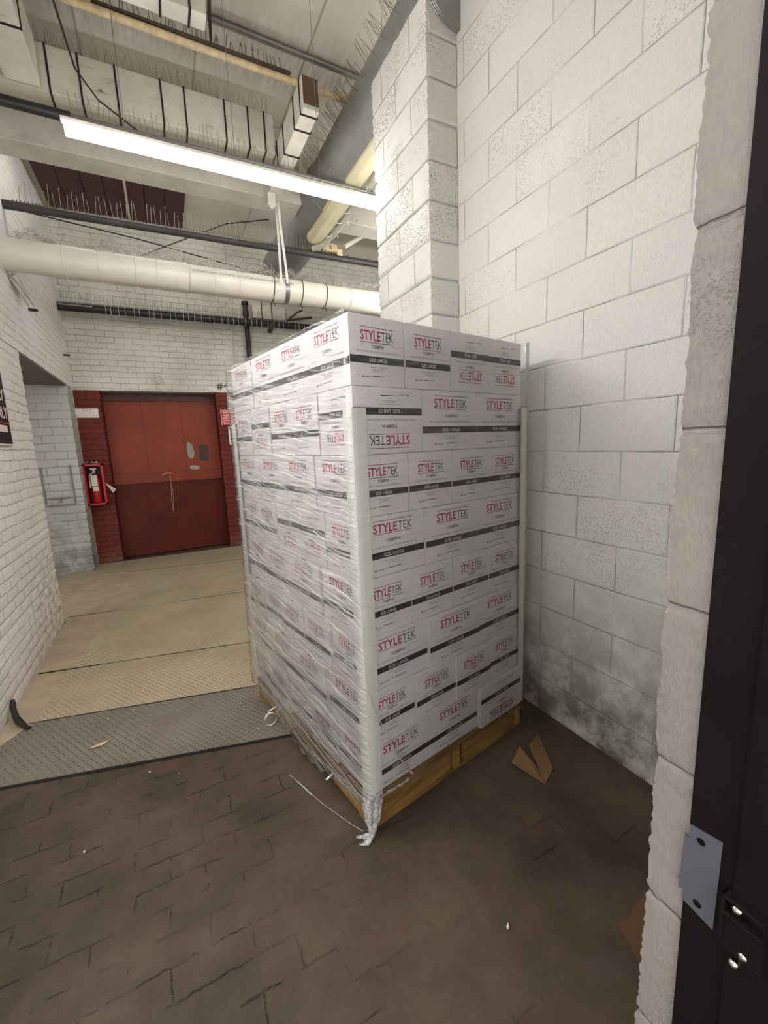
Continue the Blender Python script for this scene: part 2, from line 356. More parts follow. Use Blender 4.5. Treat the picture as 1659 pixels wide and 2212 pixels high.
def film_mat(name, a0, a1, tilt=0.0, gloss=1.3):
    """stretch film: clear, with glossy wrinkles and milky streaks lying along the wrap; tilt drops the streaks along x"""
    n = NT(name); v, xyz = n.coords()
    h = n.math('ADD', xyz[0], n.math('MULTIPLY', xyz[1], -1.))
    z = n.math('ADD', xyz[2], n.math('MULTIPLY', h, tilt))
    warp = n.math('MULTIPLY', n.noise(v, 2.5, 3), .10)
    z = n.math('ADD', z, warp)
    s1 = n.noise(n.comb(n.math('MULTIPLY', h, 1.6), n.math('MULTIPLY', z, 62.)), 1.2, 5, .62, .3)
    s2 = n.noise(n.comb(n.math('MULTIPLY', h, 3.), n.math('MULTIPLY', z, 210.)), 1., 3, .6)
    st = n.math('ADD', n.math('MULTIPLY', s1, .65), n.math('MULTIPLY', s2, .35))
    milky = n.ramp(st, .50, .62, a0, a1)
    milky = n.math('MULTIPLY', milky, n.ramp(n.noise(v, 3.2, 3), .35, .6, .55, 1))
    nr = n.bump(st, .55, .010)
    gl = n.new('ShaderNodeBsdfGlossy'); gl.inputs['Roughness'].default_value = .11; gl.inputs['Color'].default_value = (.95, .95, .95, 1); n.link(nr, gl.inputs['Normal'])
    di = n.new('ShaderNodeBsdfDiffuse'); di.inputs['Color'].default_value = (.86, .86, .85, 1); n.link(nr, di.inputs['Normal'])
    tr = n.new('ShaderNodeBsdfTransparent'); tr.inputs[0].default_value = (.99, .99, .99, 1)
    m1 = n.new('ShaderNodeMixShader'); n.link(milky, m1.inputs[0]); n.link(tr.outputs[0], m1.inputs[1]); n.link(di.outputs[0], m1.inputs[2])
    fr = n.new('ShaderNodeFresnel'); fr.inputs[0].default_value = 1.4; n.link(nr, fr.inputs['Normal'])
    m2 = n.new('ShaderNodeMixShader'); n.link(n.math('MINIMUM', n.math('MULTIPLY', fr.outputs[0], gloss), .75), m2.inputs[0]); n.link(m1.outputs[0], m2.inputs[1]); n.link(gl.outputs[0], m2.inputs[2])
    n.link(m2.outputs[0], n.out.inputs[0]); return n.mat
M_filmL = film_mat('stretch_film_heavy', .04, .80, .10, 2.0)
M_filmR = film_mat('stretch_film_light', .0, .10, 0., .9)
def bunch_mat():
    n = NT('stretch_film_bunched'); v, _ = n.coords(); f = n.noise(v, 90, 3)
    di = n.new('ShaderNodeBsdfPrincipled'); di.inputs['Base Color'].default_value = (.72, .72, .72, 1); di.inputs['Roughness'].default_value = .2; n.link(n.bump(n.noise(v, 70, 3), .6, .004), di.inputs['Normal'])
    tr = n.new('ShaderNodeBsdfTransparent'); m = n.new('ShaderNodeMixShader'); n.link(n.ramp(f, .4, .6, .25, .75), m.inputs[0]); n.link(tr.outputs[0], m.inputs[1]); n.link(di.outputs[0], m.inputs[2]); n.link(m.outputs[0], n.out.inputs[0]); return n.mat
M_filmB = bunch_mat()

# ================================================================ THE SHELL
CE = 4.65      # ceiling height
b = MB(); b.box((-4, -3, -.2), (5.2, 7.6, 0)); struct(b.build('floor', M_floor))
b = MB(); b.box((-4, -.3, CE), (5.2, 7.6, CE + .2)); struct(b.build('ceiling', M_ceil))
# right block wall, ends at y = 2.975 with a pier
b = MB(); b.box((1.765, .28, 0), (1.97, 2.975, 4.06)); struct(b.build('wall_right', M_cmu))
def rough_box(a, c, nx, ny, nz, amp, joints):
    """box shell with chipped arrises: edge vertices pushed inward at random, deeper at the mortar joints"""
    import itertools
    mb = MB(); idx = {}; n = (nx, ny, nz); vs = []; fs = []
    def vid(i, j, k):
        if (i, j, k) in idx: return idx[(i, j, k)]
        t = [i / nx, j / ny, k / nz]; p = [a[q] + (c[q] - a[q]) * t[q] for q in range(3)]
        ext = [t[q] in (0, 1) for q in range(3)]
        zz = p[2]; jd = abs(((zz - joints[0] + joints[1] / 2) % joints[1]) - joints[1] / 2)
        for q in (0, 1):
            if ext[q]:
                d = amp * .35 * random.random()
                if ext[0] and ext[1]: d += amp * random.random() ** 2 * 1.2
                if jd < .009: d += amp * (1.1 if joints[1] > .15 else .35)
                p[q] += d if t[q] == 0 else -d
        idx[(i, j, k)] = len(vs); vs.append(p); return idx[(i, j, k)]
    for k in range(nz):
        for i in range(nx):
            fs.append((vid(i, 0, k), vid(i + 1, 0, k), vid(i + 1, 0, k + 1), vid(i, 0, k + 1)))
            fs.append((vid(i + 1, ny, k), vid(i, ny, k), vid(i, ny, k + 1), vid(i + 1, ny, k + 1)))
        for j in range(ny):
            fs.append((vid(0, j + 1, k), vid(0, j, k), vid(0, j, k + 1), vid(0, j + 1, k + 1)))
            fs.append((vid(nx, j, k), vid(nx, j + 1, k), vid(nx, j + 1, k + 1), vid(nx, j, k + 1)))
    for k in (0, nz):
        for i in range(nx):
            for j in range(ny):
                q = (vid(i, j, k), vid(i, j + 1, k), vid(i + 1, j + 1, k), vid(i + 1, j, k)); fs.append(q if k == 0 else q[::-1])
    mb.add(vs, fs, 0, False); return mb
rb = rough_box((1.549, 2.283, 0), (1.79, 2.975, 4.06), 8, 20, 300, .007, (.196, .213))
o = rb.build('wall_pier', [M_col, M_cmux]); struct(o)
for p in o.data.polygons:
    if abs(p.normal.y) > .7: p.material_index = 1
# front wall with the rough jamb
def jamb():
    mb = MB(); ny, nz = 26, 420; H = 2.6; y0, y1 = .08, .285; vs = []; fs = []
    rr = random.Random(3)
    prof = [0] * (nz + 1); w = 0
    for k in range(nz + 1):
        w = .93 * w + .16 * rr.uniform(-1, 1); prof[k] = w
    for k in range(nz + 1):
        z = H * k / nz; jd = abs(((z - .06 + .1065) % .213) - .1065)
        for j in range(ny + 1):
            t = j / ny; y = y0 + (y1 - y0) * t
            dx = rr.uniform(-1, 1) * .0007
            if jd < .0045 and rr.random() < .8: dx += .002
            if t > .94: dx += (t - .94) * .03 + rr.uniform(0, .001)
            if j == ny: y += prof[k] * .006 + rr.uniform(-.0013, .0013) - (.0025 if jd < .006 else 0)
            if j == ny - 1: y += prof[k] * .005
            vs.append((.537 + dx, y, z))
    for k in range(nz):
        for j in range(ny):
            q = k * (ny + 1) + j; fs.append((q + 1, q, q + ny + 1, q + ny + 2))
    mb.add(vs, fs, 0, True)
    # far face joined to the jamb edge
    n = ny + 1; vs2 = []; fs2 = []
    for k in range(nz + 1):
        e = vs[k * n + ny]; vs2 += [e, (1.965, .28, e[2])]
    for k in range(nz): fs2.append((2 * k, 2 * k + 2, 2 * k + 3, 2 * k + 1))
    mb.add(vs2, fs2, 0, False)
    mb.add([(.537, .08, 0), (1.965, .08, 0), (1.965, .08, H), (.537, .08, H)], [(0, 1, 2, 3)])
    mb.box((-.9, .08, H), (1.965, .28, CE)); mb.box((-1.2, .08, 0), (-.9, .28, CE)); return mb
M_jamb = masonry('jamb_block', 1, 3., .213, .06, -1.5, rgb(144, 137, 132), pscale=230, grain=.35, pits=1.0, mortar=.005, crackiness=1.2, bmp=.8, wob=.003, patch=.30, vary=.02)
struct(jamb().build('wall_front', M_jamb))
# left brick wall: near part, header over the opening, wall above
b = MB()
b = rough_box((-1.25, .28, 0), (-1.0, 4.72, 2.44), 3, 20, 90, .008, (.01, .076))
b.box((-1.25, .28, 2.44), (-1.0, 4.72, CE)); b.box((-1.25, 4.72, 2.44), (-1.0, 7.05, CE)); b.box((-1.25, 6.98, 0), (-1.0, 7.05, 2.44))
struct(b.build('wall_left', M_brl))
b = MB(); b.box((-2.6, 4.722, 2.42), (-1.002, 6.65, 2.438)); b.box((-2.0, 4.8, 2.405), (-1.25, 4.815, 2.425)); b.box((-2.0, 5.5, 2.415), (-1.18, 5.512, 2.425))
struct(b.build('trim_1', simple('soffit_board', rgb(104, 95, 90), .6)))
b = rough_box((-2.6, 6.66, 0), (-.997, 7.06, 2.44), 24, 6, 90, .010, (.01, .1)); struct(b.build('wall_recess', M_pier))
b = MB(); b.box((-2.8, 4.72, 0), (-2.6, 6.7, 2.5)); struct(b.build('wall_recess_side', M_brl))
# back wall with the lift door opening
b = MB(); b.box((-2.6, 7.05, 2.42), (5.0, 7.5, CE)); b.box((1.85, 7.05, 0), (5.0, 7.5, 2.42)); b.box((-.705, 7.33, 0), (.80, 7.5, 2.42))
struct(b.build('wall_back', M_brb))
b = rough_box((-1.05, 7.05, 0), (-.70, 7.5, 2.42), 8, 4, 70, .010, (.01, .076)); b2 = rough_box((.785, 7.05, 0), (1.85, 7.5, 2.42), 16, 4, 70, .010, (.01, .076))
b.add(b2.v, b2.f); struct(b.build('wall_back_red_piers', M_redb))
b = MB(); b.box((5.0, .28, 0), (5.2, 7.5, CE)); struct(b.build('wall_far_right', M_cmu))
b = MB(); b.box((1.97, 2.5, 0), (5.0, 2.7, CE)); struct(b.build('wall_side_bay', M_cmux))

# ================================================================ LIFT DOOR
lift = thing('lift_door', 'red-brown steel freight lift door in two panels, small window at right', 'door', (.05, 7.25, 0))
b = MB(); b.box((-.70, 7.27, 2.325), (.79, 7.33, 2.42)); b.box((-.70, 7.23, 2.30), (.79, 7.28, 2.325)); b.build('header', M_redd, lift, None)
b = MB(); xs = [-.695, -.235, .285, .785]
for i in range(3): b.box((xs[i] + .002, 7.262, 1.165), (xs[i + 1] - .002, 7.30, 2.32))
b.box((-.695, 7.25, 1.10), (.785, 7.30, 1.165)); b.box((-.695, 7.268, 1.1), (.785, 7.32, 2.325)); b.box((-.695, 7.245, 1.165), (.785, 7.265, 1.24))
b.build('upper_panel', M_redm, lift, None)
b = MB()
for x in (-.235, .285): b.box((x - .003, 7.2605, 1.24), (x + .003, 7.263, 2.30))
b.box((-.695, 7.2445, 1.236), (.785, 7.2655, 1.242)); b.box((-.695, 7.248, 1.096), (.785, 7.252, 1.106)); b.build('seam_strip', M_redd, lift, None)['kind'] = 'stuff'
b = MB(); xs = [-.695, -.3, .10, .44, .785]
for i in range(4): b.box((xs[i] + .001, 7.232, .015), (xs[i + 1] - .001, 7.27, 1.10))
b.box((-.695, 7.236, .015), (.785, 7.29, 1.10)); b.box((-.695, 7.225, 1.085), (.785, 7.24, 1.10)); b.build('lower_panel', M_redl, lift, None)
b = MB(); b.box((.486, 7.256, 1.395), (.615, 7.262, 1.64), 0); b.box((.495, 7.252, 1.40), (.60, 7.2565, 1.625), 1); b.box((.495, 7.251, 1.50), (.60, 7.252, 1.53), 0)
w = b.build('window', [M_redd, simple('dim_glass', rgb(62, 46, 38), .3)], lift, None)
def blob(cx, cz, rx, rz, y, seed, half=0):
    rr = random.Random(seed); pts = []
    for k in range(18):
        a = 2 * math.pi * k / 18; q = rr.uniform(.85, 1.1)
        x = math.cos(a) * rx * q
        if half and x < 0: x *= .35
        z = math.sin(a) * rz * q
        if half == 2 and z < 0: z *= .2
        pts.append((cx + x, y, cz + z))
    return pts
for (cx, cz, rx, rz, h) in ((.345, 1.56, .075, .14, 1), (.40, 1.295, .075, .035, 2)):
    pts = blob(cx, cz, rx, rz, 7.2605 if cz > 1.4 else 7.2615, 4, 0 if h == 2 else 1)
    MB().add([(p[0], 7.2585, p[2]) for p in pts] + [(p[0], 7.262, p[2]) for p in pts], [list(range(18))[::-1]] + [(k, (k + 1) % 18, 18 + (k + 1) % 18, 18 + k) for k in range(18)]).build('bare_patch', M_bare, lift, None)['label'] = 'grey patch of bare metal on red door'
b = MB(); b.tube([(.03, 7.205, 1.245), (.0, 7.20, 1.215), (.04, 7.2, 1.19), (.035, 7.215, 1.0), (.02, 7.215, .8), (.03, 7.215, .64)], .006, 6); b.tube([(.03, 7.2, 1.2), (.055, 7.21, .95), (.03, 7.215, .66)], .005, 6)
b.tube([(-.06, 7.225, 1.20), (.0, 7.19, 1.235), (.08, 7.225, 1.22)], .015, 6)
b.build('pull_rope', simple('dirty_rope', rgb(170, 120, 96), .8), lift, None)
for ob in list(lift.children): ob.matrix_parent_inverse = Matrix.Translation(-lift.location)

def text_mesh(s, size, x, z, bold=0., align='CENTER', xs=1.0, res=2):
    """text in the x-z plane facing -y: returns verts, faces"""
    cu = bpy.data.curves.new('t', 'FONT'); cu.body = s; cu.size = size; cu.align_x = align; cu.offset = bold; cu.resolution_u = res
    o = bpy.data.objects.new('t', cu); COL.objects.link(o); dg = bpy.context.evaluated_depsgraph_get()
    me = o.evaluated_get(dg).to_mesh(); vs = [(x + v.co.x * xs, 0, z + v.co.y) for v in me.vertices]; fs = [tuple(p.vertices) for p in me.polygons]
    o.evaluated_get(dg).to_mesh_clear(); bpy.data.objects.remove(o); bpy.data.curves.remove(cu)
    return vs, fs
def put_text(mb, s, size, x, y, z, mi=0, bold=0., align='CENTER', xs=1.0, M=None):
    vs, fs = text_mesh(s, size, x, z, bold, align, xs)
    mb.add([(v[0], y, v[2]) for v in vs], fs, mi, False, M)

# painted marks and signs on the back wall
b = MB(); put_text(b, '#', .13, .862, 7.044, 2.475, 0, .004); put_text(b, '4', .12, .955, 7.044, 2.485, 0, .003)
tag(b.build('painted_number', M_ink), 'black hand-painted "#4" on white brick above the lift door', 'painted number')
t = thing('scalloped_sign', 'small white scalloped paper sign on the left red brick pier', 'sign', (-.875, 7.03, 2.05))
b = MB(); b.box((-1.0, 7.034, 2.055), (-.745, 7.046, 2.175), 0)
for k in range(9):
    for zz in (2.055, 2.175): b.tube([(-.985 + k * .028, 7.034, zz), (-.985 + k * .028, 7.046, zz)], .010, 8)
for k in range(4):
    for xx in (-1.0, -.745): b.tube([(xx, 7.034, 2.07 + k * .03), (xx, 7.046, 2.07 + k * .03)], .009, 8)
sf = b.build('sign_face', M_signw, t)
b = MB()
for (s, z, sz) in (('Weight 500', 2.138, .030), ('Weight Only, 400', 2.108, .028), ('500 Machine Max. Permit', 2.078, .026)):
    put_text(b, s, sz, -.872, 7.033, z, 0, 0, 'CENTER', .85)
b.build('lettering', M_signr, t)
for ob in t.children: ob.matrix_parent_inverse = Matrix.Translation(-t.location)
t = thing('rules_sign', 'red sign with pale lettering on right red pier beside the lift door', 'sign', (1.0, 7.03, 1.93))
b = MB(); b.box((.835, 7.034, 1.925), (1.18, 7.046, 2.155)); sf = b.build('sign_face', M_signr, t)
b = MB(); b.box((.835, 7.031, 1.925), (.843, 7.034, 2.155)); b.box((.843, 7.031, 2.148), (1.18, 7.034, 2.155))
put_text(b, 'WARNING', .042, .862, 7.031, 2.105, 0, .001, 'LEFT'); put_text(b, 'KEEP HANDS', .040, .87, 7.031, 2.06, 0, .001, 'LEFT'); put_text(b, 'AND FEET CLEAR', .038, .855, 7.031, 2.02, 0, .001, 'LEFT'); put_text(b, 'OF MOVING', .040, .865, 7.031, 1.98, 0, .001, 'LEFT'); put_text(b, 'DOORS', .042, .87, 7.031, 1.94, 0, .001, 'LEFT')
b.build('lettering', M_signpale, t)
for ob in t.children: ob.matrix_parent_inverse = Matrix.Translation(-t.location)
t = thing('plate_sign', 'small grey metal plate above the red sign on right pier', 'sign', (1.03, 7.03, 2.2))
b = MB(); b.box((.945, 7.036, 2.19), (1.18, 7.046, 2.30)); sf = b.build('sign_face', M_galv, t)
b = MB(); put_text(b, 'ELEV', .04, .955, 7.034, 2.20, 0, .001, 'LEFT'); b.build('lettering', M_wht, t)
for ob in t.children: ob.matrix_parent_inverse = Matrix.Translation(-t.location)
t = thing('notice_sign', 'white notice with blue heading and red stop disc on right pier', 'sign', (1.0, 7.03, 1.62))
b = MB(); b.box((.925, 7.034, 1.625), (1.11, 7.046, 1.905)); sf = b.build('sign_face', M_signw, t, bevel=.004)
b = MB(); b.box((.935, 7.032, 1.865), (1.10, 7.0345, 1.893), 0); b.box((.943, 7.032, 1.70), (1.09, 7.0345, 1.735), 0)
put_text(b, 'NOTICE', .030, .94, 7.0315, 1.869, 2, .0005, 'LEFT'); b.tube([(.995, 7.032, 1.828), (.995, 7.0345, 1.828)], .024, 20, 1)
put_text(b, 'NO', .022, .995, 7.0315, 1.820, 2, .0005)
for k, z in enumerate((1.785, 1.765, 1.675, 1.655, 1.640)): b.box((.94, 7.032, z), (.985, 7.0345, z + .008), 3); b.box((.995, 7.032, z), (1.08, 7.0345, z + .008), 3)
b.build('print', [M_signb, M_signr, M_wht, M_ink], t)
for ob in t.children: ob.matrix_parent_inverse = Matrix.Translation(-t.location)
b = MB(); b.box((.94, 7.03, 1.40), (1.04, 7.05, 1.54)); b.box((.955, 7.02, 1.415), (1.03, 7.03, 1.525)); b.tube([(.99, 7.02, 1.46), (.99, 7.01, 1.46)], .014, 10)
tag(b.build('call_button_box', M_redd, bevel=.003), 'dark red call button box on the right red pier', 'button box')
b = MB()
ring = [(.031 + .055 * math.cos(2 * math.pi * k / 24), 7.04, 2.582 + .055 * math.sin(2 * math.pi * k / 24)) for k in range(25)]
b.tube(ring, .006, 6, cap=False); b.tube([(.031, 7.046, 2.582), (.031, 7.03, 2.582)], .022, 12); b.tube([(.031, 7.046, 2.52), (.031, 7.04, 2.44)], .006, 6)
tag(b.build('sprinkler_bell_roundel', M_wpaint), 'white painted round disc on the brick above lift door', 'wall disc')
# lever box painted over on the recess pier
b = MB(); b.box((-1.41, 6.645, .95), (-1.39, 6.655, 1.42)); b.box((-1.36, 6.63, 1.02), (-1.14, 6.66, 1.032)); b.box((-1.10, 6.635, .93), (-1.09, 6.66, 1.44)); b.box((-1.41, 6.635, .93), (-1.09, 6.66, .937)); b.box((-1.26, 6.62, .96), (-1.24, 6.65, 1.02))
tag(b.build('hatch_frame', M_lint, bevel=.003), 'painted-over metal hatch frame low on the grey-white pier', 'hatch')

# fire extinguisher cabinet
t = thing('extinguisher_cabinet', 'red open-front extinguisher cabinet hung on the left red pier', 'cabinet', (-.885, 7.0, .86))
x0, x1, z0, z1, yf, yb = -1.005, -.77, .865, 1.43, 6.88, 7.04
b = MB(); b.box((x0, yf, z0), (x0 + .028, yb, z1)); b.box((x1 - .028, yf, z0), (x1, yb, z1)); b.box((x0, yf, z0), (x1, yb, z0 + .03)); b.box((x0, yf, z1 - .03), (x1, yb, z1))
b.build('frame', M_fire, t, bevel=.004)
b = MB(); b.box((x0 + .02, yb - .01, z0 + .02), (x1 - .02, yb, z1 - .02)); b.build('back_panel', M_dark, t)
for ob in t.children: ob.matrix_parent_inverse = Matrix.Translation(-t.location)
t = thing('fire_extinguisher', 'red fire extinguisher standing inside the red cabinet', 'fire extinguisher', (-.885, 6.96, .895))
b = MB(); b.tube([(-.885, 6.96, z) for z in (.895, .90, .92, 1.22, 1.26, 1.285, 1.30)], [.05, .058, .062, .062, .05, .03, .018], 20); cyl = b.build('cylinder', M_fire, t)
b = MB(); b.box((-.925, 6.892, 1.13), (-.855, 6.897, 1.28)); b.box((-.92, 6.893, 1.06), (-.85, 6.897, 1.12)); b.build('label_card', M_label, cyl)
b = MB(); b.tube([(-.885, 6.96, 1.30), (-.885, 6.96, 1.34)], .016, 10); b.box((-.90, 6.90, 1.335), (-.87, 6.99, 1.345)); b.box((-.92, 6.895, 1.355), (-.85, 6.91, 1.372)); b.tube([(-.885, 6.93, 1.32), (-.94, 6.92, 1.28), (-.945, 6.91, 1.10)], .008, 6); b.build('valve', M_label, t)
for ob in t.children: ob.matrix_parent_inverse = Matrix.Translation(-t.location)
b = MB(); b.add([(-.772, 6.885, 1.17), (-.66, 6.99, 1.06), (-.70, 6.98, 1.01)], [(0, 1, 2)]); b.add([(-.772, 6.887, 1.17), (-.66, 6.992, 1.06), (-.70, 6.982, 1.01)], [(2, 1, 0)])
b.build('inspection_tag', M_label, bpy.data.objects['extinguisher_cabinet']).matrix_parent_inverse = Matrix.Translation((.885, -7.0, -.86))
for (a0, a1, lab) in ((-1.0, -.93, 'crumpled beige paper on left of cabinet top'), (-.90, -.83, 'crumpled whiter paper on right of cabinet top')):
    b = MB(); rr = random.Random(int(a0 * -100)); vs = [];
    for j in range(4):
        for i in range(6): vs.append((a0 + (a1 - a0) * i / 5 + rr.uniform(-.004, .004), 6.90 + j * .03, 1.435 + rr.uniform(0, .03)))
    b.add(vs, [(j * 6 + i, j * 6 + i + 1, j * 6 + i + 7, j * 6 + i + 6) for j in range(3) for i in range(5)]); b.add([(v[0], v[1], 1.431) for v in vs], [(j * 6 + i, j * 6 + i + 6, j * 6 + i + 7, j * 6 + i + 1) for j in range(3) for i in range(5)])
    tag(b.build('crumpled_paper', M_label), lab, 'paper')

# poster on the near left wall
t = thing('wall_poster', 'black poster with pink capitals on the near left brick wall', 'poster', (-.995, 3.8, 1.65))
b = MB(); b.box((-.998, 3.40, 1.64), (-.99, 4.075, 2.30)); sf = b.build('poster_face', M_signk, t)
b = MB(); b.box((-.99, 3.40, 1.64), (-.988, 4.075, 1.652), 0); b.box((-.99, 4.068, 1.64), (-.988, 4.075, 2.30), 0); b.box((-.99, 3.45, 1.795), (-.988, 4.045, 1.803), 1); b.box((-.99, 3.5, 1.735), (-.988, 4.0, 1.782), 0)
Mp = Matrix.Translation((-.9875, 0, 0)) @ Matrix(((0, -1, 0, 0), (1, 0, 0, 0), (0, 0, 1, 0), (0, 0, 0, 1)))
put_text(b, 'ONLY', .115, 4.05, 0, 1.835, 0, .003, 'RIGHT', 1.0, Mp); put_text(b, 'ENTRY', .115, 4.03, 0, 1.96, 0, .003, 'RIGHT', 1.0, Mp)
b.build('print', [M_signp, M_signr], t)
for ob in t.children: ob.matrix_parent_inverse = Matrix.Translation(-t.location)

# ================================================================ OVERHEAD
# LED batten
t = thing('led_or_added_batten', 'long glowing white batten light hung under the ceiling', 'ceiling light', (.9, 3.15, 3.35))
b = MB(); b.tube([(-.297, 3.15, 3.352), (2.10, 3.15, 3.352)], .031, 16, smooth=True); b.build('diffuser', M_led, t)
b = MB(); b.box((-.31, 3.13, 3.39), (2.11, 3.17, 3.408)); b.build('housing', M_wpaint, t)
for x in (.0, .62, 1.2, 1.75): MB().tube([(x, 3.15, 3.405), (x, 3.15, CE)], .0022, 5).build('hanging_wire', M_galv, t)
for ob in t.children: ob.matrix_parent_inverse = Matrix.Translation(-t.location)
t = thing('led_or_added_batten', 'added unseen batten light along the left wall near the doorway', 'ceiling light', (-.62, 1.65, 2.55))  # added out of view to brighten the left wall and carton face
b = MB(); b.tube([(-.62, .90, 2.55), (-.62, 2.40, 2.55)], .031, 12); b.build('diffuser', M_fill2, t)
b = MB(); b.box((-.64, .90, 2.59), (-.60, 2.40, 2.608)); b.build('housing', M_wpaint, t)
for y in (1.1, 2.2): MB().tube([(-.62, y, 2.6), (-.62, y, CE)], .0022, 5).build('hanging_wire', M_galv, t)
for ob in t.children: ob.matrix_parent_inverse = Matrix.Translation(-t.location)
t = thing('led_or_added_batten', 'added unseen batten light hung behind the wide main beam', 'ceiling light', (.3, 5.02, 4.35))  # added where the beam hides it, to light the far floor and door
b = MB(); b.tube([(-.7, 5.02, 4.35), (1.3, 5.02, 4.35)], .031, 12); b.build('diffuser', emit('added_fill_rear', (1.0, .985, .955, 1), FILL3_STRENGTH), t)
b = MB(); b.box((-.7, 5.0, 4.39), (1.3, 5.04, 4.408)); b.build('housing', M_wpaint, t)
for x in (-.4, 1.0): MB().tube([(x, 5.02, 4.4), (x, 5.02, CE)], .0022, 5).build('hanging_wire', M_galv, t)
for ob in t.children: ob.matrix_parent_inverse = Matrix.Translation(-t.location)
# added fill batten, unseen behind the block pier, brightens the left wall
t = thing('led_or_added_batten', 'added unseen batten light in the side bay behind the block pier', 'ceiling light', (3.4, 3.9, 3.05))
b = MB(); b.tube([(2.45, 3.9, 3.05), (4.4, 3.9, 3.05)], .031, 12); b.build('diffuser', emit('added_fill_side', (1.0, .985, .955, 1), FILL4_STRENGTH), t)
b = MB(); b.box((2.45, 3.88, 3.09), (4.4, 3.92, 3.108)); b.build('housing', M_wpaint, t)
for x in (2.8, 4.1): MB().tube([(x, 3.9, 3.1), (x, 3.9, CE)], .0022, 5).build('hanging_wire', M_galv, t)
for ob in t.children: ob.matrix_parent_inverse = Matrix.Translation(-t.location)

def timber(name, a, c, mat, label, ties, axis=0, tie_skip=(), extra=None):
    t = thing(name, label, 'beam', ((a[0] + c[0]) / 2, (a[1] + c[1]) / 2, a[2]))
    b = MB(); b.box(a, c); b.build('body', mat, t, bevel=.006)
    e = .006
    for x in ties:
        b = MB()
        if axis == 0: b.box((x - .006, a[1] - e, a[2] - e), (x + .006, c[1] + e, c[2] + e * .5))
        else: b.box((a[0] - e, x - .006, a[2] - e), (c[0] + e, x + .006, c[2] + e * .5))
        b.build('cable_tie', M_tie, t)
    if extra: extra(t)
    for ob in t.children: ob.matrix_parent_inverse = Matrix.Translation(-t.location)
    return t
timber('spiked_beam', (-1.0, 3.92, 4.0), (1.11, 4.09, 4.29), M_wpaint2, 'white timber beam with black ties and spikes, above the light', [-.42, -.24, -.02, .27, .43, .72, .90, 1.03])
timber('crossbeam_end', (-1.0, 2.95, 4.02), (.49, 3.06, 4.36), M_wpaint, 'short chipped white beam at the top edge with two black ties', [.25, .40])
timber('timber_box', (1.127, 3.2, 3.895), (1.246, 4.5, 4.10), M_wpaint, 'white boxed timber with raw brown end, above the light', [3.26, 3.42, 3.72, 3.92], 1,
       extra=lambda t: MB().box((1.131, 3.196, 3.925), (1.242, 3.2005, 4.096)).build('raw_end', M_brownend, t))
b = MB(); b.box((1.11, 4.28, 3.80), (1.18, 4.35, 3.895)); b.add([(1.10, 4.27, 3.80), (1.19, 4.27, 3.80), (1.19, 4.36, 3.80), (1.10, 4.36, 3.80), (1.145, 4.31, 3.765)], [(0, 4, 1), (1, 4, 2), (2, 4, 3), (3, 4, 0)])
tag(b.build('junction_box', M_wpaint, bevel=.004), 'white painted junction box hanging below the batten light', 'junction box')
timber('side_beam', (-.66, 2.5, 4.0), (-.47, 3.90, 4.30), M_wpaint, 'white painted side beam running back at the upper left', [2.9, 3.15, 3.45], 1)
timber('main_beam', (-1.0, 4.57, 4.0), (1.53, 4.82, CE), M_wpaint, 'wide plain white beam behind the batten light', [])
timber('main_beam_right', (2.0, 4.57, 3.93), (4.9, 4.82, CE), M_wpaint, 'white beam stub right of the round duct', [])
# maroon boards let into the ceiling
b = MB(); xs = [-.93, -.72, -.50, -.29, -.07, .12, .34, .56]
for i in range(len(xs) - 1): b.box((xs[i] + .004, 5.3, 4.60), (xs[i + 1] - .004, 7.05, 4.64))
b.box((-.93, 5.3, 4.625), (.56, 7.05, 4.65)); tag(b.build('ceiling_boards', M_maroon), 'dark maroon boards filling a gap in the far ceiling', 'boards')
b = MB(); b.box((-.085, 5.3, 4.57), (-.06, 7.05, 4.60)); tag(b.build('ceiling_batten_strip', M_wpaint), 'thin pale strip crossing the dark maroon ceiling boards', 'strip')
b = MB(); b.tube([(.13, 3.67, 4.625), (2.2, 3.70, 4.625)], .018, 8); b.tube([(.13, 3.70, 4.63), (2.2, 3.73, 4.63)], .010, 8)
tag(b.build('grey_conduit', M_galv), 'thin grey conduit pair running across the upper ceiling slab', 'conduit')

def spikes(mb, x0, x1, y, z, step, h, rr, r=.0014, fan=.25, n=4):
    x = x0
    while x < x1:
        a = rr.uniform(-fan, fan); c = rr.uniform(-fan, fan) * .8; hh = h * rr.uniform(.75, 1.1)
        p = Vector((x, y, z)); q = p + Vector((math.sin(a) * hh, math.sin(c) * hh, math.cos(a) * hh))
        mb.tube([p, q], r, n, cap=False); x += step * rr.uniform(.7, 1.3)
rr = random.Random(5)
# rusty pipe
t = thing('rusty_pipe', 'rust-streaked pale pipe running across under the ceiling', 'pipe', (.3, 3.54, 4.3))
b = MB(); b.tube([(-.99, 3.50, 4.28), (1.9, 3.56, 4.31)], .024, 10); b.build('pipe_body', M_rust, t)
b = MB(); b.box((-.1, 3.50, 4.318), (1.15, 3.55, 4.330)); spikes(b, -.1, 1.1, 3.52, 4.32, .028, .10, rr, .0018); o = b.build('rusty_spikes', M_rustd, t); o['kind'] = 'stuff'
b = MB(); b.tube([(.60, 3.56, 4.33), (.615, 3.55, CE)], [.008, .013], 8); b.build('hanger_rod', M_rustd, t)
for ob in t.children: ob.matrix_parent_inverse = Matrix.Translation(-t.location)
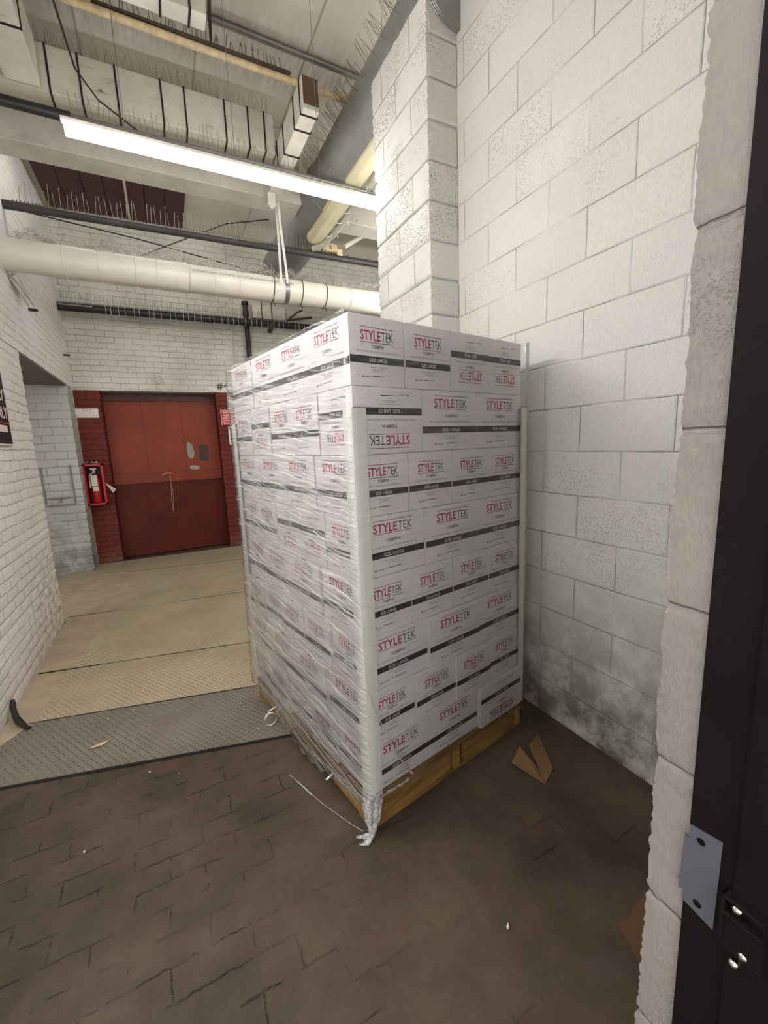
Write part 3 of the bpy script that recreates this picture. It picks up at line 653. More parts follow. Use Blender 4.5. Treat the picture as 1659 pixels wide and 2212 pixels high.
# black pipe just above the light
t = thing('conduit_rail', 'black rail fading to grey directly above the batten light', 'rail', (.5, 3.72, 3.77))
b = MB(); b.tube([(-.99, 3.75, 3.775), (-.31, 3.75, 3.775)], .032, 12); b.build('black_section', M_black, t)
b = MB(); b.tube([(-.31, 3.75, 3.776), (2.4, 3.75, 3.79)], .024, 10); b.box((-.35, 3.70, 3.74), (2.4, 3.78, 3.752)); b.build('grey_section', M_galv, t)
b = MB(); spikes(b, -.3, 1.5, 3.72, 3.80, .035, .12, rr, .0012); o = b.build('wire_spikes', M_dust, t); o['kind'] = 'stuff'
for ob in t.children: ob.matrix_parent_inverse = Matrix.Translation(-t.location)
# spikes on the beam
b = MB(); spikes(b, -.8, 1.08, 3.95, 4.29, .022, .12, rr, .0009, .3); spikes(b, -.8, 1.08, 4.05, 4.29, .022, .12, rr, .0009, .3)
tag(b.build('bird_spikes', M_dust, None), 'thin dusty bird spikes bristling along the top of the tied beam', 'bird spikes', None, 'stuff')

# black pipe with countable spikes
t = thing('spiked_pipe', 'dark grey pipe with a row of upright wire spikes, above white pipe', 'pipe', (1.0, 5.0, 3.73))
b = MB(); b.tube([(-1.0, 5.0, 3.705), (4.9, 5.0, 3.77)], .036, 16); b.build('pipe_body', M_dpipe, t)
b = MB()
for k in range(110): x = -.93 + k * .027; b.add([(x, 4.985, 3.738 + k * .0003), (x + .014, 4.985, 3.738 + k * .0003), (x + .007, 4.985, 3.756 + k * .0003), (x, 5.015, 3.738 + k * .0003), (x + .014, 5.015, 3.738 + k * .0003), (x + .007, 5.015, 3.756 + k * .0003)], [(0, 1, 2), (5, 4, 3), (1, 4, 5, 2), (0, 2, 5, 3)])
b.build('spike_base', M_dust, t)
b = MB(); b.tube([(0, 0, 0), (0, 0, .165)], .0021, 5); me = b.mesh('spike', [M_spk])
x = -.88; k = 0
while x < 2.0 and k < 70:
    if not (.02 < x < .06):
        o = bpy.data.objects.new('spike', me); COL.objects.link(o); o.parent = t
        o.location = (x - 1.0, rr.uniform(-.015, .015), .012 + (x + 1) * .011); o.rotation_euler = (rr.uniform(-.12, .12), rr.uniform(-.10, .10), 0)
        o.scale = (1, 1, rr.uniform(.75, 1.1)); k += 1
    x += rr.uniform(.032, .052)
for x in (-.62, .25, .95, 1.4, 2.2): MB().tube([(x + .0, 5 + .038 * math.cos(a), 3.715 + (x + 1) * .011 + .038 * math.sin(a)) for a in [i * math.pi / 6 for i in range(13)]], .0025, 5, cap=False).build('cable_tie', M_tie, t)
for ob in t.children:
    if ob.name.split('.')[0] != 'spike': ob.matrix_parent_inverse = Matrix.Translation(-t.location)
# crossing wires
for pts, lab in ((([(-1.0, 5.4, 3.85), (.0, 5.3, 3.72), (1.2, 5.4, 3.60)]), 'thin black wire sagging below the spiked pipe'),
                 (([(.0, 5.8, 3.75), (1.0, 6.0, 4.35), (1.6, 6.2, 4.6)]), 'thin black wire rising to the right behind the spiked pipe'),
                 (([(-.38, 2.2, 4.6), (-.30, 3.0, 4.1), (-.24, 3.6, 3.98), (-.14, 3.80, 3.96), (.1, 3.85, 3.85), (.28, 3.78, 3.80)]), 'loose drooping black cable hanging in front of the tied beam')):
    tag(MB().tube(pts, .006, 6).build('loose_wire', M_cable), lab, 'wire')

# white PVC pipe with wire-wool on top
t = thing('drain_pipe', 'thick white plastic drain pipe crossing above the far lift door', 'pipe', (1.0, 4.7, 3.2))
z_at = lambda x: 3.198 - .0035 * (x + 1)
b = MB(); b.tube([(-1.25, 4.7, z_at(-1.25)), (.36, 4.7, z_at(.36))], .127, 40); b.tube([(.36, 4.7, z_at(.36)), (4.9, 4.7, z_at(4.9))], .122, 40); pb = b.build('pipe_body', M_pvc, t)
b = MB(); b.tube([(.28, 4.7, z_at(.28)), (.30, 4.7, z_at(.3)), (.38, 4.7, z_at(.38))], [.128, .132, .132], 40, cap=False); b.build('coupling', M_pvc, t); b = MB(); b.tube([(-.62, 4.7, z_at(-.6)), (-.52, 4.7, z_at(-.5))], .1285, 40, cap=False); b.build('coupling', M_pvc, t)
def ring(mb, x, r, rt, mi=0, tail=True):
    pts = [(x + .008 * math.sin(a), 4.7 + r * math.cos(a), z_at(x) + r * math.sin(a)) for a in [i * math.pi / 16 for i in range(33)]]
    mb.tube(pts, rt, 5, mi, cap=False)
    if tail: mb.tube([(x, 4.69, z_at(x) - r), (x + .01, 4.66, z_at(x) - r - .04)], rt, 5, mi)
for x in (1.19, 1.49, 1.76): b = MB(); ring(b, x, .125, .004); b.build('cable_tie', M_tie, t)
for x in (-.58, -.33, -.05, .12, .40, .62, .85, 2.05): b = MB(); ring(b, x, .130, .003); b.build('cable_tie', M_pvc, t)
b = MB(); put_text(b, 'ASTM D2665 SCH 40 DWV  10 IN PVC PIPE NSF   ASTM D1785 SCHEDULE 40  DRAIN WASTE VENT  10 IN    PVC 12454', .030, .42, 4.5795, z_at(1) + .028, 0, 0, 'LEFT', .62); b.build('pipe_print', M_fine, pb)
for ob in t.children: ob.matrix_parent_inverse = Matrix.Translation(-t.location)
b = MB(); rw = random.Random(11)
for k in range(1500):
    x = -.92 + 3.3 * rw.random(); y = 4.66 + rw.uniform(-.05, .05); hh = .06 + .045 * (.5 + .5 * math.sin(x * 9)) + .03 * math.sin(x * 23 + 1)
    z = z_at(x) + .105 + rw.uniform(0, hh); a = rw.uniform(0, 6.28); q = rw.uniform(.010, .024); tilt = rw.uniform(-.6, .6)
    pts = [Vector((x + q * math.cos(a + p * 1.25) + p * .003, y + q * .5 * math.sin(a + p * 1.25), z + q * math.sin(a + p * 1.25 + tilt))) for p in range(4)]
    b.tube(pts, .0019, 3, k % 2, cap=False)
for k in range(34):
    x = -.3 + 2.5 * rw.random(); b.tube([(x, 4.7, z_at(x) + .12), (x + rw.uniform(-.03, .03), 4.7, z_at(x) + .25)], .0013, 3, 0, cap=False)
tag(b.build('wire_wool', [M_wool, M_steel]), 'silver coiled wire and spikes lying along the white drain pipe', 'wire coils', None, 'stuff')
b = MB(); b.add([(.38, 4.5785, z_at(.4) + .045), (.62, 4.578, z_at(.4) + .038), (.60, 4.5788, z_at(.4) + .052), (.40, 4.5835, z_at(.4) + .065)], [(0, 1, 2, 3)])
# hanging strap
t = thing('hanging_strap', 'white perforated strap hung from above and looped under drain pipe', 'strap', (1.27, 4.56, 4.1))
b = MB(); b.ribbon([(1.272, 4.56, 4.10), (1.262, 4.565, 3.9), (1.260, 4.57, 3.34), (1.258, 4.572, 3.20)], (.014, .004, 0)); b.ribbon([(1.274, 4.552, 4.10), (1.29, 4.556, 3.7), (1.318, 4.560, 3.30), (1.322, 4.565, 3.22)], (.014, .004, 0))
b.build('hanging_bands', M_strap, t)
b = MB(); b.ribbon([(1.325, 4.7 + .128 * math.cos(a), z_at(1.3) + .128 * math.sin(a)) for a in [math.pi * (.8 + i * .1) for i in range(14)]], (.022, 0, 0)); b.build('loop', M_galv, t)
for ob in t.children: ob.matrix_parent_inverse = Matrix.Translation(-t.location)

# ducts
t = thing('round_duct', 'large grey wire-wrapped round duct running back over the block pier', 'duct', (1.76, 2.3, 4.1))
b = MB(); b.tube([(1.765, 2.25, 4.10), (1.765, 4.35, 4.10)], .232, 48); b.tube([(1.765, 4.35, 4.10), (1.765, 4.42, 4.10), (1.765, 7.05, 4.10)], [.25, .25, .225], 48); b.build('duct_body', M_duct, t)
b = MB(); rw = random.Random(9)
for k in range(170):
    y = 2.3 + 2.3 * rw.random(); a = math.radians(rw.uniform(140, 190)); d = Vector((math.cos(a), rw.uniform(-.3, .3), math.sin(a))).normalized()
    p = Vector((1.765, y, 4.10)) + Vector((math.cos(a), 0, math.sin(a))) * .23
    b.tube([p, p + d * .10 + Vector((0, 0, .05))], .0012, 3, cap=False)
o = b.build('wire_spikes', M_dust, t); o['kind'] = 'stuff'
for ob in t.children: ob.matrix_parent_inverse = Matrix.Translation(-t.location)
b = MB()
def rduct(y0, y1, x0, x1, z0, z1, taper=0):
    c = .04; prof = [(x0 + c, z0), (x1 - c, z0), (x1, z0 + c), (x1, z1 - c), (x1 - c, z1), (x0 + c, z1), (x0, z1 - c), (x0, z0 + c)]
    cx, cz = (x0 + x1) / 2, (z0 + z1) / 2; rows = [(y0, .9), (y0 + .03, 1), (y1 - .08, 1), (y1 - .02, .85), (y1, .6)]
    vs = []; fs = []
    for y, s in rows: vs += [(cx + (px - cx) * s, y, cz + (pz - cz) * s) for px, pz in prof]
    for i in range(len(rows) - 1):
        for k in range(8): fs.append((i * 8 + k, (i + 1) * 8 + k, (i + 1) * 8 + (k + 1) % 8, i * 8 + (k + 1) % 8))
    fs.append(list(range(8))); fs.append([len(vs) - 8 + k for k in range(8)][::-1]); b.add(vs, fs, 0, False)
rduct(2.99, 3.88, 1.69, 1.86, 3.82, 3.97); rduct(4.0, 4.95, 1.67, 1.86, 3.80, 3.95)
tag(b.build('insulated_duct', M_beige, None, None, .01), 'beige insulated duct below the round duct, left of the pier', 'duct')
t = thing('side_conduit', 'slim pale pipe with wire twists beside the beige duct', 'conduit', (1.9, 4.0, 3.8))
b = MB(); b.tube([(1.885, 3.0, 3.83), (1.885, 4.6, 3.80), (1.84, 4.85, 3.785), (1.76, 4.97, 3.78)], .028, 10); b.build('pipe_body', M_wpaint2, t)
for y in (3.7, 4.1, 4.3, 4.6, 4.8, 4.93): MB().tube([(1.93, y, 3.77), (1.90, y, 3.80), (1.86, y, 3.80), (1.84, y, 3.765), (1.80, y + .02, 3.77)], .004, 5).build('wire_twist', M_strap, t)
for ob in t.children: ob.matrix_parent_inverse = Matrix.Translation(-t.location)
# clutter on the spiked pipe near the pier
b = MB(); b.box((1.88, 4.96, 3.79), (2.06, 5.04, 3.87)); b.box((2.06, 4.97, 3.74), (2.13, 5.03, 3.83), 0, Matrix.Rotation(.0, 4, 'Y')); tag(b.build('scrap_timber', M_yellowwood, bevel=.006), 'pale splintered wood scrap resting on the spiked pipe', 'scrap wood')
b = MB(); b.tube([(2.12, 4.9, 3.83), (2.6, 4.9, 4.15)], .03, 10); b.tube([(2.36, 4.9, 3.985), (2.40, 4.9, 4.01)], .036, 10); tag(b.build('sloping_pipe', M_wpaint2), 'short pale pipe sloping up into the pier edge', 'pipe')
b = MB(); b.tube([(1.98, 4.95, 3.8), (1.97, 4.9, 4.35)], .005, 6); tag(b.build('hanger_rod', M_galv), 'thin pale hanger rod above the wood scrap', 'rod')
b = MB(); b.box((-1.0, 5.9, 4.35), (4.9, 6.05, CE)); tag(b.build('rear_joist', M_wpaint2, bevel=.005), 'grey-white joist crossing below the far ceiling', 'beam') if False else None

# rear pipes
t = thing('wall_pipe', 'black pipe with hanging spikes along the back brick wall', 'pipe', (1.0, 6.9, 3.43))
b = MB(); b.tube([(-1.0, 6.9, 3.425), (4.9, 6.9, 3.47)], .048, 14); b.build('pipe_body', M_black, t)
b = MB(); b.tube([(-1.0, 6.93, 3.49), (1.2, 6.93, 3.505)], .012, 8); b.tube([(-.98, 6.84, 3.44), (-.62, 6.84, 3.44)], .012, 8); b.build('thin_conduit', M_galv, t)
b = MB(); spikes(b, -.95, 3.0, 6.88, 3.47, .028, .14, rr, .0016, .1); o = b.build('wire_spikes', M_dpipe, t); o['kind'] = 'stuff'
for k in range(34): x = -.5 + k * .085 + rr.uniform(-.02, .02); MB().tube([(x, 6.845, 3.48), (x, 6.848, 3.36)], .0025, 4, cap=False).build('tie_tail', M_strap, t)
for ob in t.children: ob.matrix_parent_inverse = Matrix.Translation(-t.location)
b = MB(); b.tube([(1.335, 6.99, 3.75), (1.335, 6.99, .02)], .036, 14); b.tube([(1.335, 6.99, 3.62), (1.335, 6.99, 3.56)], .045, 14); b.tube([(1.335, 6.99, 3.72), (1.335, 6.99, 3.76)], .05, 14)
tag(b.build('riser_pipe', M_black), 'black vertical riser pipe on the back wall, left of the cartons', 'pipe')
b = MB(); b.tube([(1.12, 7.035, 4.6), (1.12, 7.035, 2.3)], .011, 8); tag(b.build('thin_riser', M_wpaint), 'thin white conduit dropping down the back brick wall', 'conduit')
b = MB(); b.box((1.42, 6.90, 3.52), (1.92, 7.05, 3.72)); tag(b.build('bricked_block', M_wpaint, bevel=.01), 'white block bracket on the back wall above the black pipe', 'bracket')
b = MB(); b.tube([(1.94, 6.88, 3.52), (2.35, 6.88, 3.60)], .018, 8); b.tube([(1.96, 6.9, 3.53), (2.12, 6.9, 3.66), (2.2, 6.9, 3.70)], .014, 8); tag(b.build('angle_bracket', M_rustd), 'dark rusty angle bracket right of the white block', 'bracket')
t = thing('spot_camera', 'small dark cylinder fixture hanging on the rear black pipe', 'fixture', (1.67, 6.8, 3.40))
b = MB(); b.tube([(1.70, 6.83, 3.44), (1.62, 6.76, 3.30)], .035, 12); b.build('head', M_dpipe, t); b = MB(); b.tube([(1.70, 6.85, 3.9), (1.70, 6.85, 3.44)], .006, 6); b.tube([(1.55, 6.85, 3.9), (1.55, 6.85, 3.44)], .006, 6); b.build('wires', M_cable, t)
for ob in t.children: ob.matrix_parent_inverse = Matrix.Translation(-t.location)
# broken plaster lump under the drain pipe at left
b = MB(); rw = random.Random(2)
for k in range(7): b.tube([(-.99 + rw.uniform(0, .03), 4.75 + k * .03, 3.06), (-.96 + rw.uniform(0, .05), 4.85 + k * .05, 2.98 - rw.uniform(0, .12))], [.02, .004], 5)
tag(b.build('peeling_plaster', M_wpaint), 'peeling plaster shards where the drain pipe meets the left wall', 'plaster')
b = MB(); b.box((-1.0, 5.3, 2.93), (-.93, 5.33, 2.95)); tag(b.build('wall_hook', M_tie), 'short black iron stub on the upper left wall', 'hook')
b = MB(); b.box((-1.0, 6.75, 2.80), (-.93, 6.78, 2.82)); tag(b.build('wall_hook', M_rustd), 'short rusty iron stub on the left wall beside the back corner', 'hook')

# ================================================================ FLOOR PLATES
def fplate(pl, mat, label, th=.006):
    b = MB(); n = len(pl); vs = [(x, y, th) for x, y in pl] + [(x, y, 0.0005) for x, y in pl]
    b.add(vs, [list(range(n)), list(range(n, 2 * n))[::-1]] + [(k, k + n, (k + 1) % n + n, (k + 1) % n) for k in range(n)])
    c = (sum(p[0] for p in pl) / n, sum(p[1] for p in pl) / n, 0)
    return tag(b.build('floor_plate', mat), label, 'floor plate', 'steel floor plates')
def seam(p, q): return lambda x: p[1] + (q[1] - p[1]) * (x - p[0]) / (q[0] - p[0])
S1 = seam((-.87, 2.436), (.474, 2.086)); S2 = seam((-.884, 2.975), (.298, 2.693)); S3 = seam((-.982, 3.665), (.133, 3.421)); S4 = seam((-1.033, 4.859), (.622, 4.632)); S5 = seam((-.687, 6.351), (.858, 6.071))
g = .008
pm = [plate_mat('diamond_plate_%s' % 'abcde'[i], (-14, -13, -12, -8, -10)[i], PC[i][0], PC[i][1], (.9, .9, .8, .5, .4)[i]) for i in range(5)]
XR = 1.9
fplate([(-.93, S1(-.93)), (.80, S1(.80)), (.80, S2(.80) - g), (-.86, S2(-.86) - g), (-.97, 2.80)], pm[0], 'nearest grey diamond-tread floor plate, partly under the pallet')
fplate([(-.84, S2(-.84) + g), (XR, S2(XR) + g), (XR, S3(XR) - g), (-.80, S3(-.80) - g)], pm[1], 'second tan diamond-tread floor plate, beyond the nearest one')
fplate([(-.78, S3(-.78) + g), (XR, S3(XR) + g), (XR, S4(XR) - g), (-.60, S4(-.60) - g)], pm[2], 'long third diamond-tread floor plate in the middle of the passage')
fplate([(-.45, S4(-.45) + g), (XR, S4(XR) + g), (XR, S5(XR) - g), (-.40, S5(-.40) - g)], pm[3], 'worn fourth floor plate before the lift door')
fplate([(-.95, S5(-.95) + g), (XR, S5(XR) + g), (XR, 6.95), (-.68, 7.03), (-.95, 6.62)], pm[4], 'smooth threshold plate at the foot of the lift door')
M_conc = simple('worn_concrete_strip', rgb(168, 152, 128), .7, vary=.14, bumpy=.5, bscale=20, vscale=6)
b = MB(); b.add([(-1.0, 2.50, .003), (-.5, 2.40, .003), (-.2, 3.62, .003), (-.2, 4.85, .003), (-.2, 5.0, .003), (-.2, 7.04, .003), (-.98, 7.04, .003), (-2.6, 6.6, .003), (-2.6, 4.75, .003), (-1.0, 4.75, .003)], [list(range(10))])
struct(b.build('floor_concrete_edge', M_conc))
b = MB(); b.box((-.99, 3.60, .003), (-.60, 3.635, .006), 0, Matrix.Rotation(0, 4, 'Z')); 
for (p, q, w) in ((S1, (-.99, .80), .012),):
    pass
M_gap = simple('black_gap', rgb(14, 11, 9), .9)
def gapline(fn, x0, x1, w, off=0):
    b = MB(); n = 24; vs = []
    rg = random.Random(int(x0 * 100))
    for k in range(n + 1):
        x = x0 + (x1 - x0) * k / n; y = fn(x) + off; d = w * rg.uniform(.5, 1.1); vs += [(x, y - d, .0068), (x, y + d, .0068)]
    b.add(vs, [(2 * k, 2 * k + 2, 2 * k + 3, 2 * k + 1) for k in range(n)]); return b
b = MB()
for a in (gapline(S1, -.99, .80, .009, -.012), gapline(S2, -.88, .3, .004), gapline(S3, -.98, -.6, .009), gapline(S3, -.6, .3, .003), gapline(S4, -1.0, -.6, .005), gapline(S4, .0, .75, .004), gapline(S5, -.6, .9, .005)):
    b.add(a.v, a.f)
struct(b.build('floor_seams', M_gap))

# ================================================================ PALLET AND LOAD
ANG = rad(10.25); N0 = (.583, 1.353)
PW, PD, PH = 1.0, 1.22, .14
def L2W(u, v, z=0):
    c, s = math.cos(ANG), math.sin(ANG); return Vector((N0[0] + u * c - v * s, N0[1] + u * s + v * c, z))
pal = thing('wooden_pallet', 'yellowish wooden pallet under the wrapped stack of white cartons', 'pallet', L2W(0, 0), ANG)
b = MB()
for k in range(7): v0 = k * (PD - .10) / 6; MB().box((0, v0, PH - .018), (PW, v0 + .10, PH)).build('deck_board', M_pal, pal, bevel=.002)
for v0 in (0.0, PD / 2 - .05, PD - .10): MB().box((0, v0, 0.0), (PW, v0 + .10, .016)).build('bottom_board', M_pal, pal, bevel=.002)
for u0 in (0, PW / 2 - .02, PW - .04):
    b = MB(); z0, z1 = .016, PH - .018
    ys = [0, .18, .20, .40, .42, .80, .82, 1.02, 1.04, PD]
    b.box((u0, 0, z0), (u0 + .04, .30, z1)); b.box((u0, .30, .062), (u0 + .04, .50, z1)); b.box((u0, .50, z0), (u0 + .04, PD - .30, z1)); b.box((u0, PD - .30, .062), (u0 + .04, PD - .12, z1)) if False else b.box((u0, PD - .30, z0), (u0 + .04, PD, z1))
    b.build('stringer', M_palv, pal, bevel=.002)
MB().box((.041, .004, .016), (.462, .03, PH - .018)).build('end_board', M_pal, pal, bevel=.002); MB().box((.56, .004, .016), (.96, .03, PH - .018)).build('end_board', M_pal, pal, bevel=.002)

LZ = [1.991, 1.752, 1.512, 1.283, 1.046, .813, .584, .360, PH + .001]
def print_face(mb, w, h, M, flip):
    """print on a face w x h, local plane x in [-w/2,w/2], z in [-h/2,h/2], facing -y"""
    F = M @ (Matrix.Rotation(math.pi, 4, 'Y') if flip else Matrix.Identity(4))
    Z = lambda t: h / 2 - t * h
    y = -.0006; wide = w > .27; lw = .60 * w; x0 = -lw / 2; e = .0011
    tl, bl, o1, o2, num, fin, b0, b1 = (.125, .275, .085, .30, .44, .53, .59, .70) if wide else (.20, .345, .165, .375, .455, .52, .57, .675)
    def fit(txt, xa, wd, tt, tb, mi, bold=0., yy=y):
        """capitals between heights tt and tb (fractions from the top), stretched to width wd from xa"""
        H_ = (tb - tt) * h; size = H_ / .73
        vs, fs = text_mesh(txt, size, 0, 0, bold, 'LEFT', 1.0)
        a = min(v[0] for v in vs); c = max(v[0] for v in vs); k = wd / (c - a)
        mb.add([(xa + (v[0] - a) * k, yy, Z(tb) + v[2]) for v in vs], fs, mi, False, F)
    def ln(xa, xb, z, mi): mb.add([(xa, y, z - e), (xb, y, z - e), (xb, y, z + e), (xa, y, z + e)], [(0, 1, 2, 3)], mi, False, F)
    sx = lw * .615
    fit('STYLE', x0, sx - .002, tl, bl, 2, .0008); fit('TEK', x0 + sx + .002, lw - sx - .002, tl, bl, 3, -.0002)
    ln(x0, x0 + sx, Z(o1), 2); ln(x0, x0 + sx, Z(o2), 2); ln(x0 + sx + .003, x0 + lw, Z(o1), 3); ln(x0 + sx + .003, x0 + lw, Z(o2), 3)
    fit('7125BPF-N', -.11 * w, .22 * w, num - .05, num, 3, .0003)
    fit('BLACK NITRILE GLOVES- 100 COUNT-10 BOXES PER CASE', -.385 * w, .77 * w, fin - .028, fin, 4)
    mb.add([(-w / 2, y, Z(b1)), (w / 2, y, Z(b1)), (w / 2, y, Z(b0)), (-w / 2, y, Z(b0))], [(0, 1, 2, 3)], 1, False, F)
    fit('SIZE: LARGE', -.16 * w, .32 * w, b0 + .025, b1 - .025, 5, .0001, y * 1.8)
    q = lambda xa, xb, z, t, mi: mb.add([(xa, y, z - t), (xb, y, z - t), (xb, y, z + t), (xa, y, z + t)], [(0, 1, 2, 3)], mi, False, F)
    for (ww, t) in ((.16, .050), (.085, .080), (.10, .105)):
        x = -ww * w
        while x < ww * w: s_ = .003 + .004 * random.random(); q(x, min(x + s_, ww * w), Z(b1 + t), .0008, 4); x += s_ + .0012
    q(-.12 * w, .12 * w, Z(b1 + .18), .0012, 3); q(-.30 * w, -.265 * w, Z(b1 + .19), .003, 4); q(-.255 * w, -.15 * w, Z(b1 + .19), .0013, 4)
_cache = {}
def carton_mesh(bu, bv, h, fB, fA):
    key = (bu, bv, round(h, 3), fB, fA)
    if key in _cache: return _cache[key]
    b = MB(); e = .0025; nn = 1
    # body: slightly bulging box with rounded arrises (local origin at centre bottom)
    x, y = bu / 2 - .001, bv / 2 - .001
    def shell(ins, z): return [(-x + ins, -y + ins, z), (x - ins, -y + ins, z), (x - ins, y - ins, z), (-x + ins, y - ins, z)]
    rows = [(e, 0), (0, e), (0, h - e), (e, h)]; vs = []
    for i, z in rows: vs += shell(i, z)
    fs = [(3, 2, 1, 0), (12, 13, 14, 15)] + [(4 * i + k, 4 * i + (k + 1) % 4, 4 * i + 4 + (k + 1) % 4, 4 * i + 4 + k) for i in range(3) for k in range(4)]
    b.add(vs, fs, 0)
    # closing flap seam on top
    b.add([(-x * .98, -.02, h + .0004), (x * .98, -.02, h + .0004), (x * .98, .02, h + .0004), (-x * .98, .02, h + .0004)], [(0, 1, 2, 3)], 4)
    if fB is not None: print_face(b, bu - .004, h, Matrix.Translation((0, -y, h / 2)), fB)
    if fA is not None: print_face(b, bv - .004, h, Matrix.Translation((-x, 0, h / 2)) @ Matrix.Rotation(-math.pi / 2, 4, 'Z'), fA)
    me = b.mesh('carton', [M_box, M_band, M_magenta, M_ink, M_fine, M_wht]); _cache[key] = me; return me
ordn = ['first', 'second', 'third', 'fourth', 'fifth', 'sixth', 'seventh', 'eighth']
flipB = {(0, 2), (0, 3), (1, 0), (7, 2)}; flipA = {(1, 0), (1, 3), (3, 1), (3, 2), (4, 4)}
rc = random.Random(21)
MARG = .012
for L in range(8):
    zt, zb = LZ[L], LZ[L + 1]; h = .2325 if L else .236
    h = zt - zb - .0015
    if L % 2 == 0: nu, nv = 4, 4
    else: nu, nv = 3, 5
    du, dv = (PW - 2 * MARG) / nu, (PD - 2 * MARG) / nv
    for i in range(nu):
        for j in range(nv):
            if not (i == 0 or j == 0 or L == 0): continue
            fB = ((L, i) in flipB) if j == 0 else None; fA = ((L, j) in flipA) if i == 0 else None
            me = carton_mesh(round(du, 4), round(dv, 4), h, fB, fA)
            o = bpy.data.objects.new('glove_carton', me); COL.objects.link(o)
            out = (.0, .003, .004, .008, .011, .017, .021, .024)[L]
            ju = rc.uniform(-1, 1) * .002 ; jv = rc.uniform(-1, 1) * .002
            if j == 0 and i > 0: jv -= out * rc.choice((.05, .5, .95))
            if i == 0 and j > 0: ju -= out * rc.choice((.05, .5, .95))
            p = L2W(MARG + du * (i + .5) + ju, MARG + dv * (j + .5) + jv, zb); o.location = p; o.rotation_euler = (0, 0, ANG + rc.uniform(-.006, .006))
            lay = 'top layer' if L == 0 else ('bottom layer' if L == 7 else '%s layer down' % ordn[L])
            if i == 0 and j == 0: pos = 'at the near corner'
            elif j == 0: pos = '%s on the right face' % ordn[i]
            elif i == 0: pos = '%s on the left face' % ordn[j]
            else: pos = 'hidden inside the perimeter row'
            ud = ', upside down' if (fB or (fA and j > 0)) else ''
            tag(o, 'white glove carton in %s, %s%s' % (lay, pos, ud), 'carton', 'printed glove cartons stacked on the pallet' if (i == 0 or j == 0) else 'inner cartons of the top layer')
# edge boards
def angle_board(name, label, u, v, su, sv, z0, z1, w=.052, t=.004):
    b = MB(); p = []
    prof = [(0, 0), (w * su, 0), (w * su, t * sv), (t * su, t * sv), (t * su, w * sv), (0, w * sv)]
    if su * sv < 0: prof = prof[::-1]
    vs = [L2W(u + x, v + y, z0) for x, y in prof] + [L2W(u + x, v + y, z1) for x, y in prof]
    fs = [(5, 4, 3, 0), (3, 2, 1, 0), (6, 9, 10, 11), (6, 7, 8, 9)] + [(k, (k + 1) % 6, (k + 1) % 6 + 6, k + 6) for k in range(6)]
    b.add(vs, fs); return tag(b.build('edge_protector', M_board, loc=L2W(u, v, z0)), label, 'edge protector', 'card edge protectors on the load')
angle_board('a', 'white card edge protector down the near corner of the load', -.006, -.010, 1, 1, PH + .01, 1.675, .058, .006)
angle_board('b', 'white card edge protector down the right corner of the load', PW + .006, -.010, -1, 1, PH + .01, 1.69, .040)
angle_board('c', 'white card edge protector down the far left corner', -.006, PD + .006, 1, -1, PH + .01, 1.69, .045)

# stretch film: wavy shell around the load
def film():
    b = MB(); nz = 60; off = .017; rows = []
    per = []
    nU, nV = 40, 48
    for k in range(nU): per.append((-off + (PW + off + .008) * k / nU, -off, 1))
    for k in range(nV): per.append((PW + .008, -off + (PD + 2 * off) * k / nV, 2))
    for k in range(nU): per.append((PW + .008 - (PW + .008 + off) * k / nU, PD + off, 2))
    for k in range(nV): per.append((-off, PD + off - (PD + 2 * off) * k / nV, 0))
    n = len(per); rw = random.Random(8); vs = []
    for r in range(nz + 1):
        t = r / nz
        for k, (u, v, m) in enumerate(per):
            zb_ = .085 + .030 * math.sin(k * .9) * .5 + .02 * math.sin(k * .31 + 1)
            if m == 0: q = (k - (2 * nU + nV)) / nV; zb_ = .11 - .07 * math.exp(-((q - .55) / .22) ** 2) + .012 * math.sin(k * 1.7)
            if m == 1: q = k / nU; zb_ = .125 + .01 * math.sin(k * 1.3)
            z = zb_ + (1.9925 - zb_) * t; top = min(1, (1 - t) * 14)
            a = .0022 * (math.sin(z * 90 + k * .25) + math.sin(z * 47 - k * .4)) if m == 0 else .0008 * math.sin(z * 60 + k * .3)
            a *= top; a += .019 * max(0, 1 - z / 1.0) * (0 if m == 2 else 1); sh = (1 - top) * .006
            w = L2W(u - (a if m == 0 else 0) + (sh if m == 0 else 0), v - (a if m == 1 else 0) + (sh if m == 1 else 0), z); vs.append(w)
    fs = []; 
    b.v = [Vector(v) for v in vs]
    for r in range(nz):
        for k in range(n):
            k2 = (k + 1) % n; b.f.append([r * n + k, r * n + k2, (r + 1) * n + k2, (r + 1) * n + k]); b.m.append(0 if per[k][2] == 0 else 1); b.sm.append(True)
    o = b.build('stretch_film', [M_filmL, M_filmR], loc=L2W(0, 0, 0)); return o
fo = film(); tag(fo, 'clear wrinkled stretch film wound around the whole carton stack', 'stretch film')
# bring film mesh into the load's frame so its streaks follow the faces
fo.data.transform(Matrix.Rotation(-ANG, 4, 'Z')); fo.rotation_euler = (0, 0, ANG)

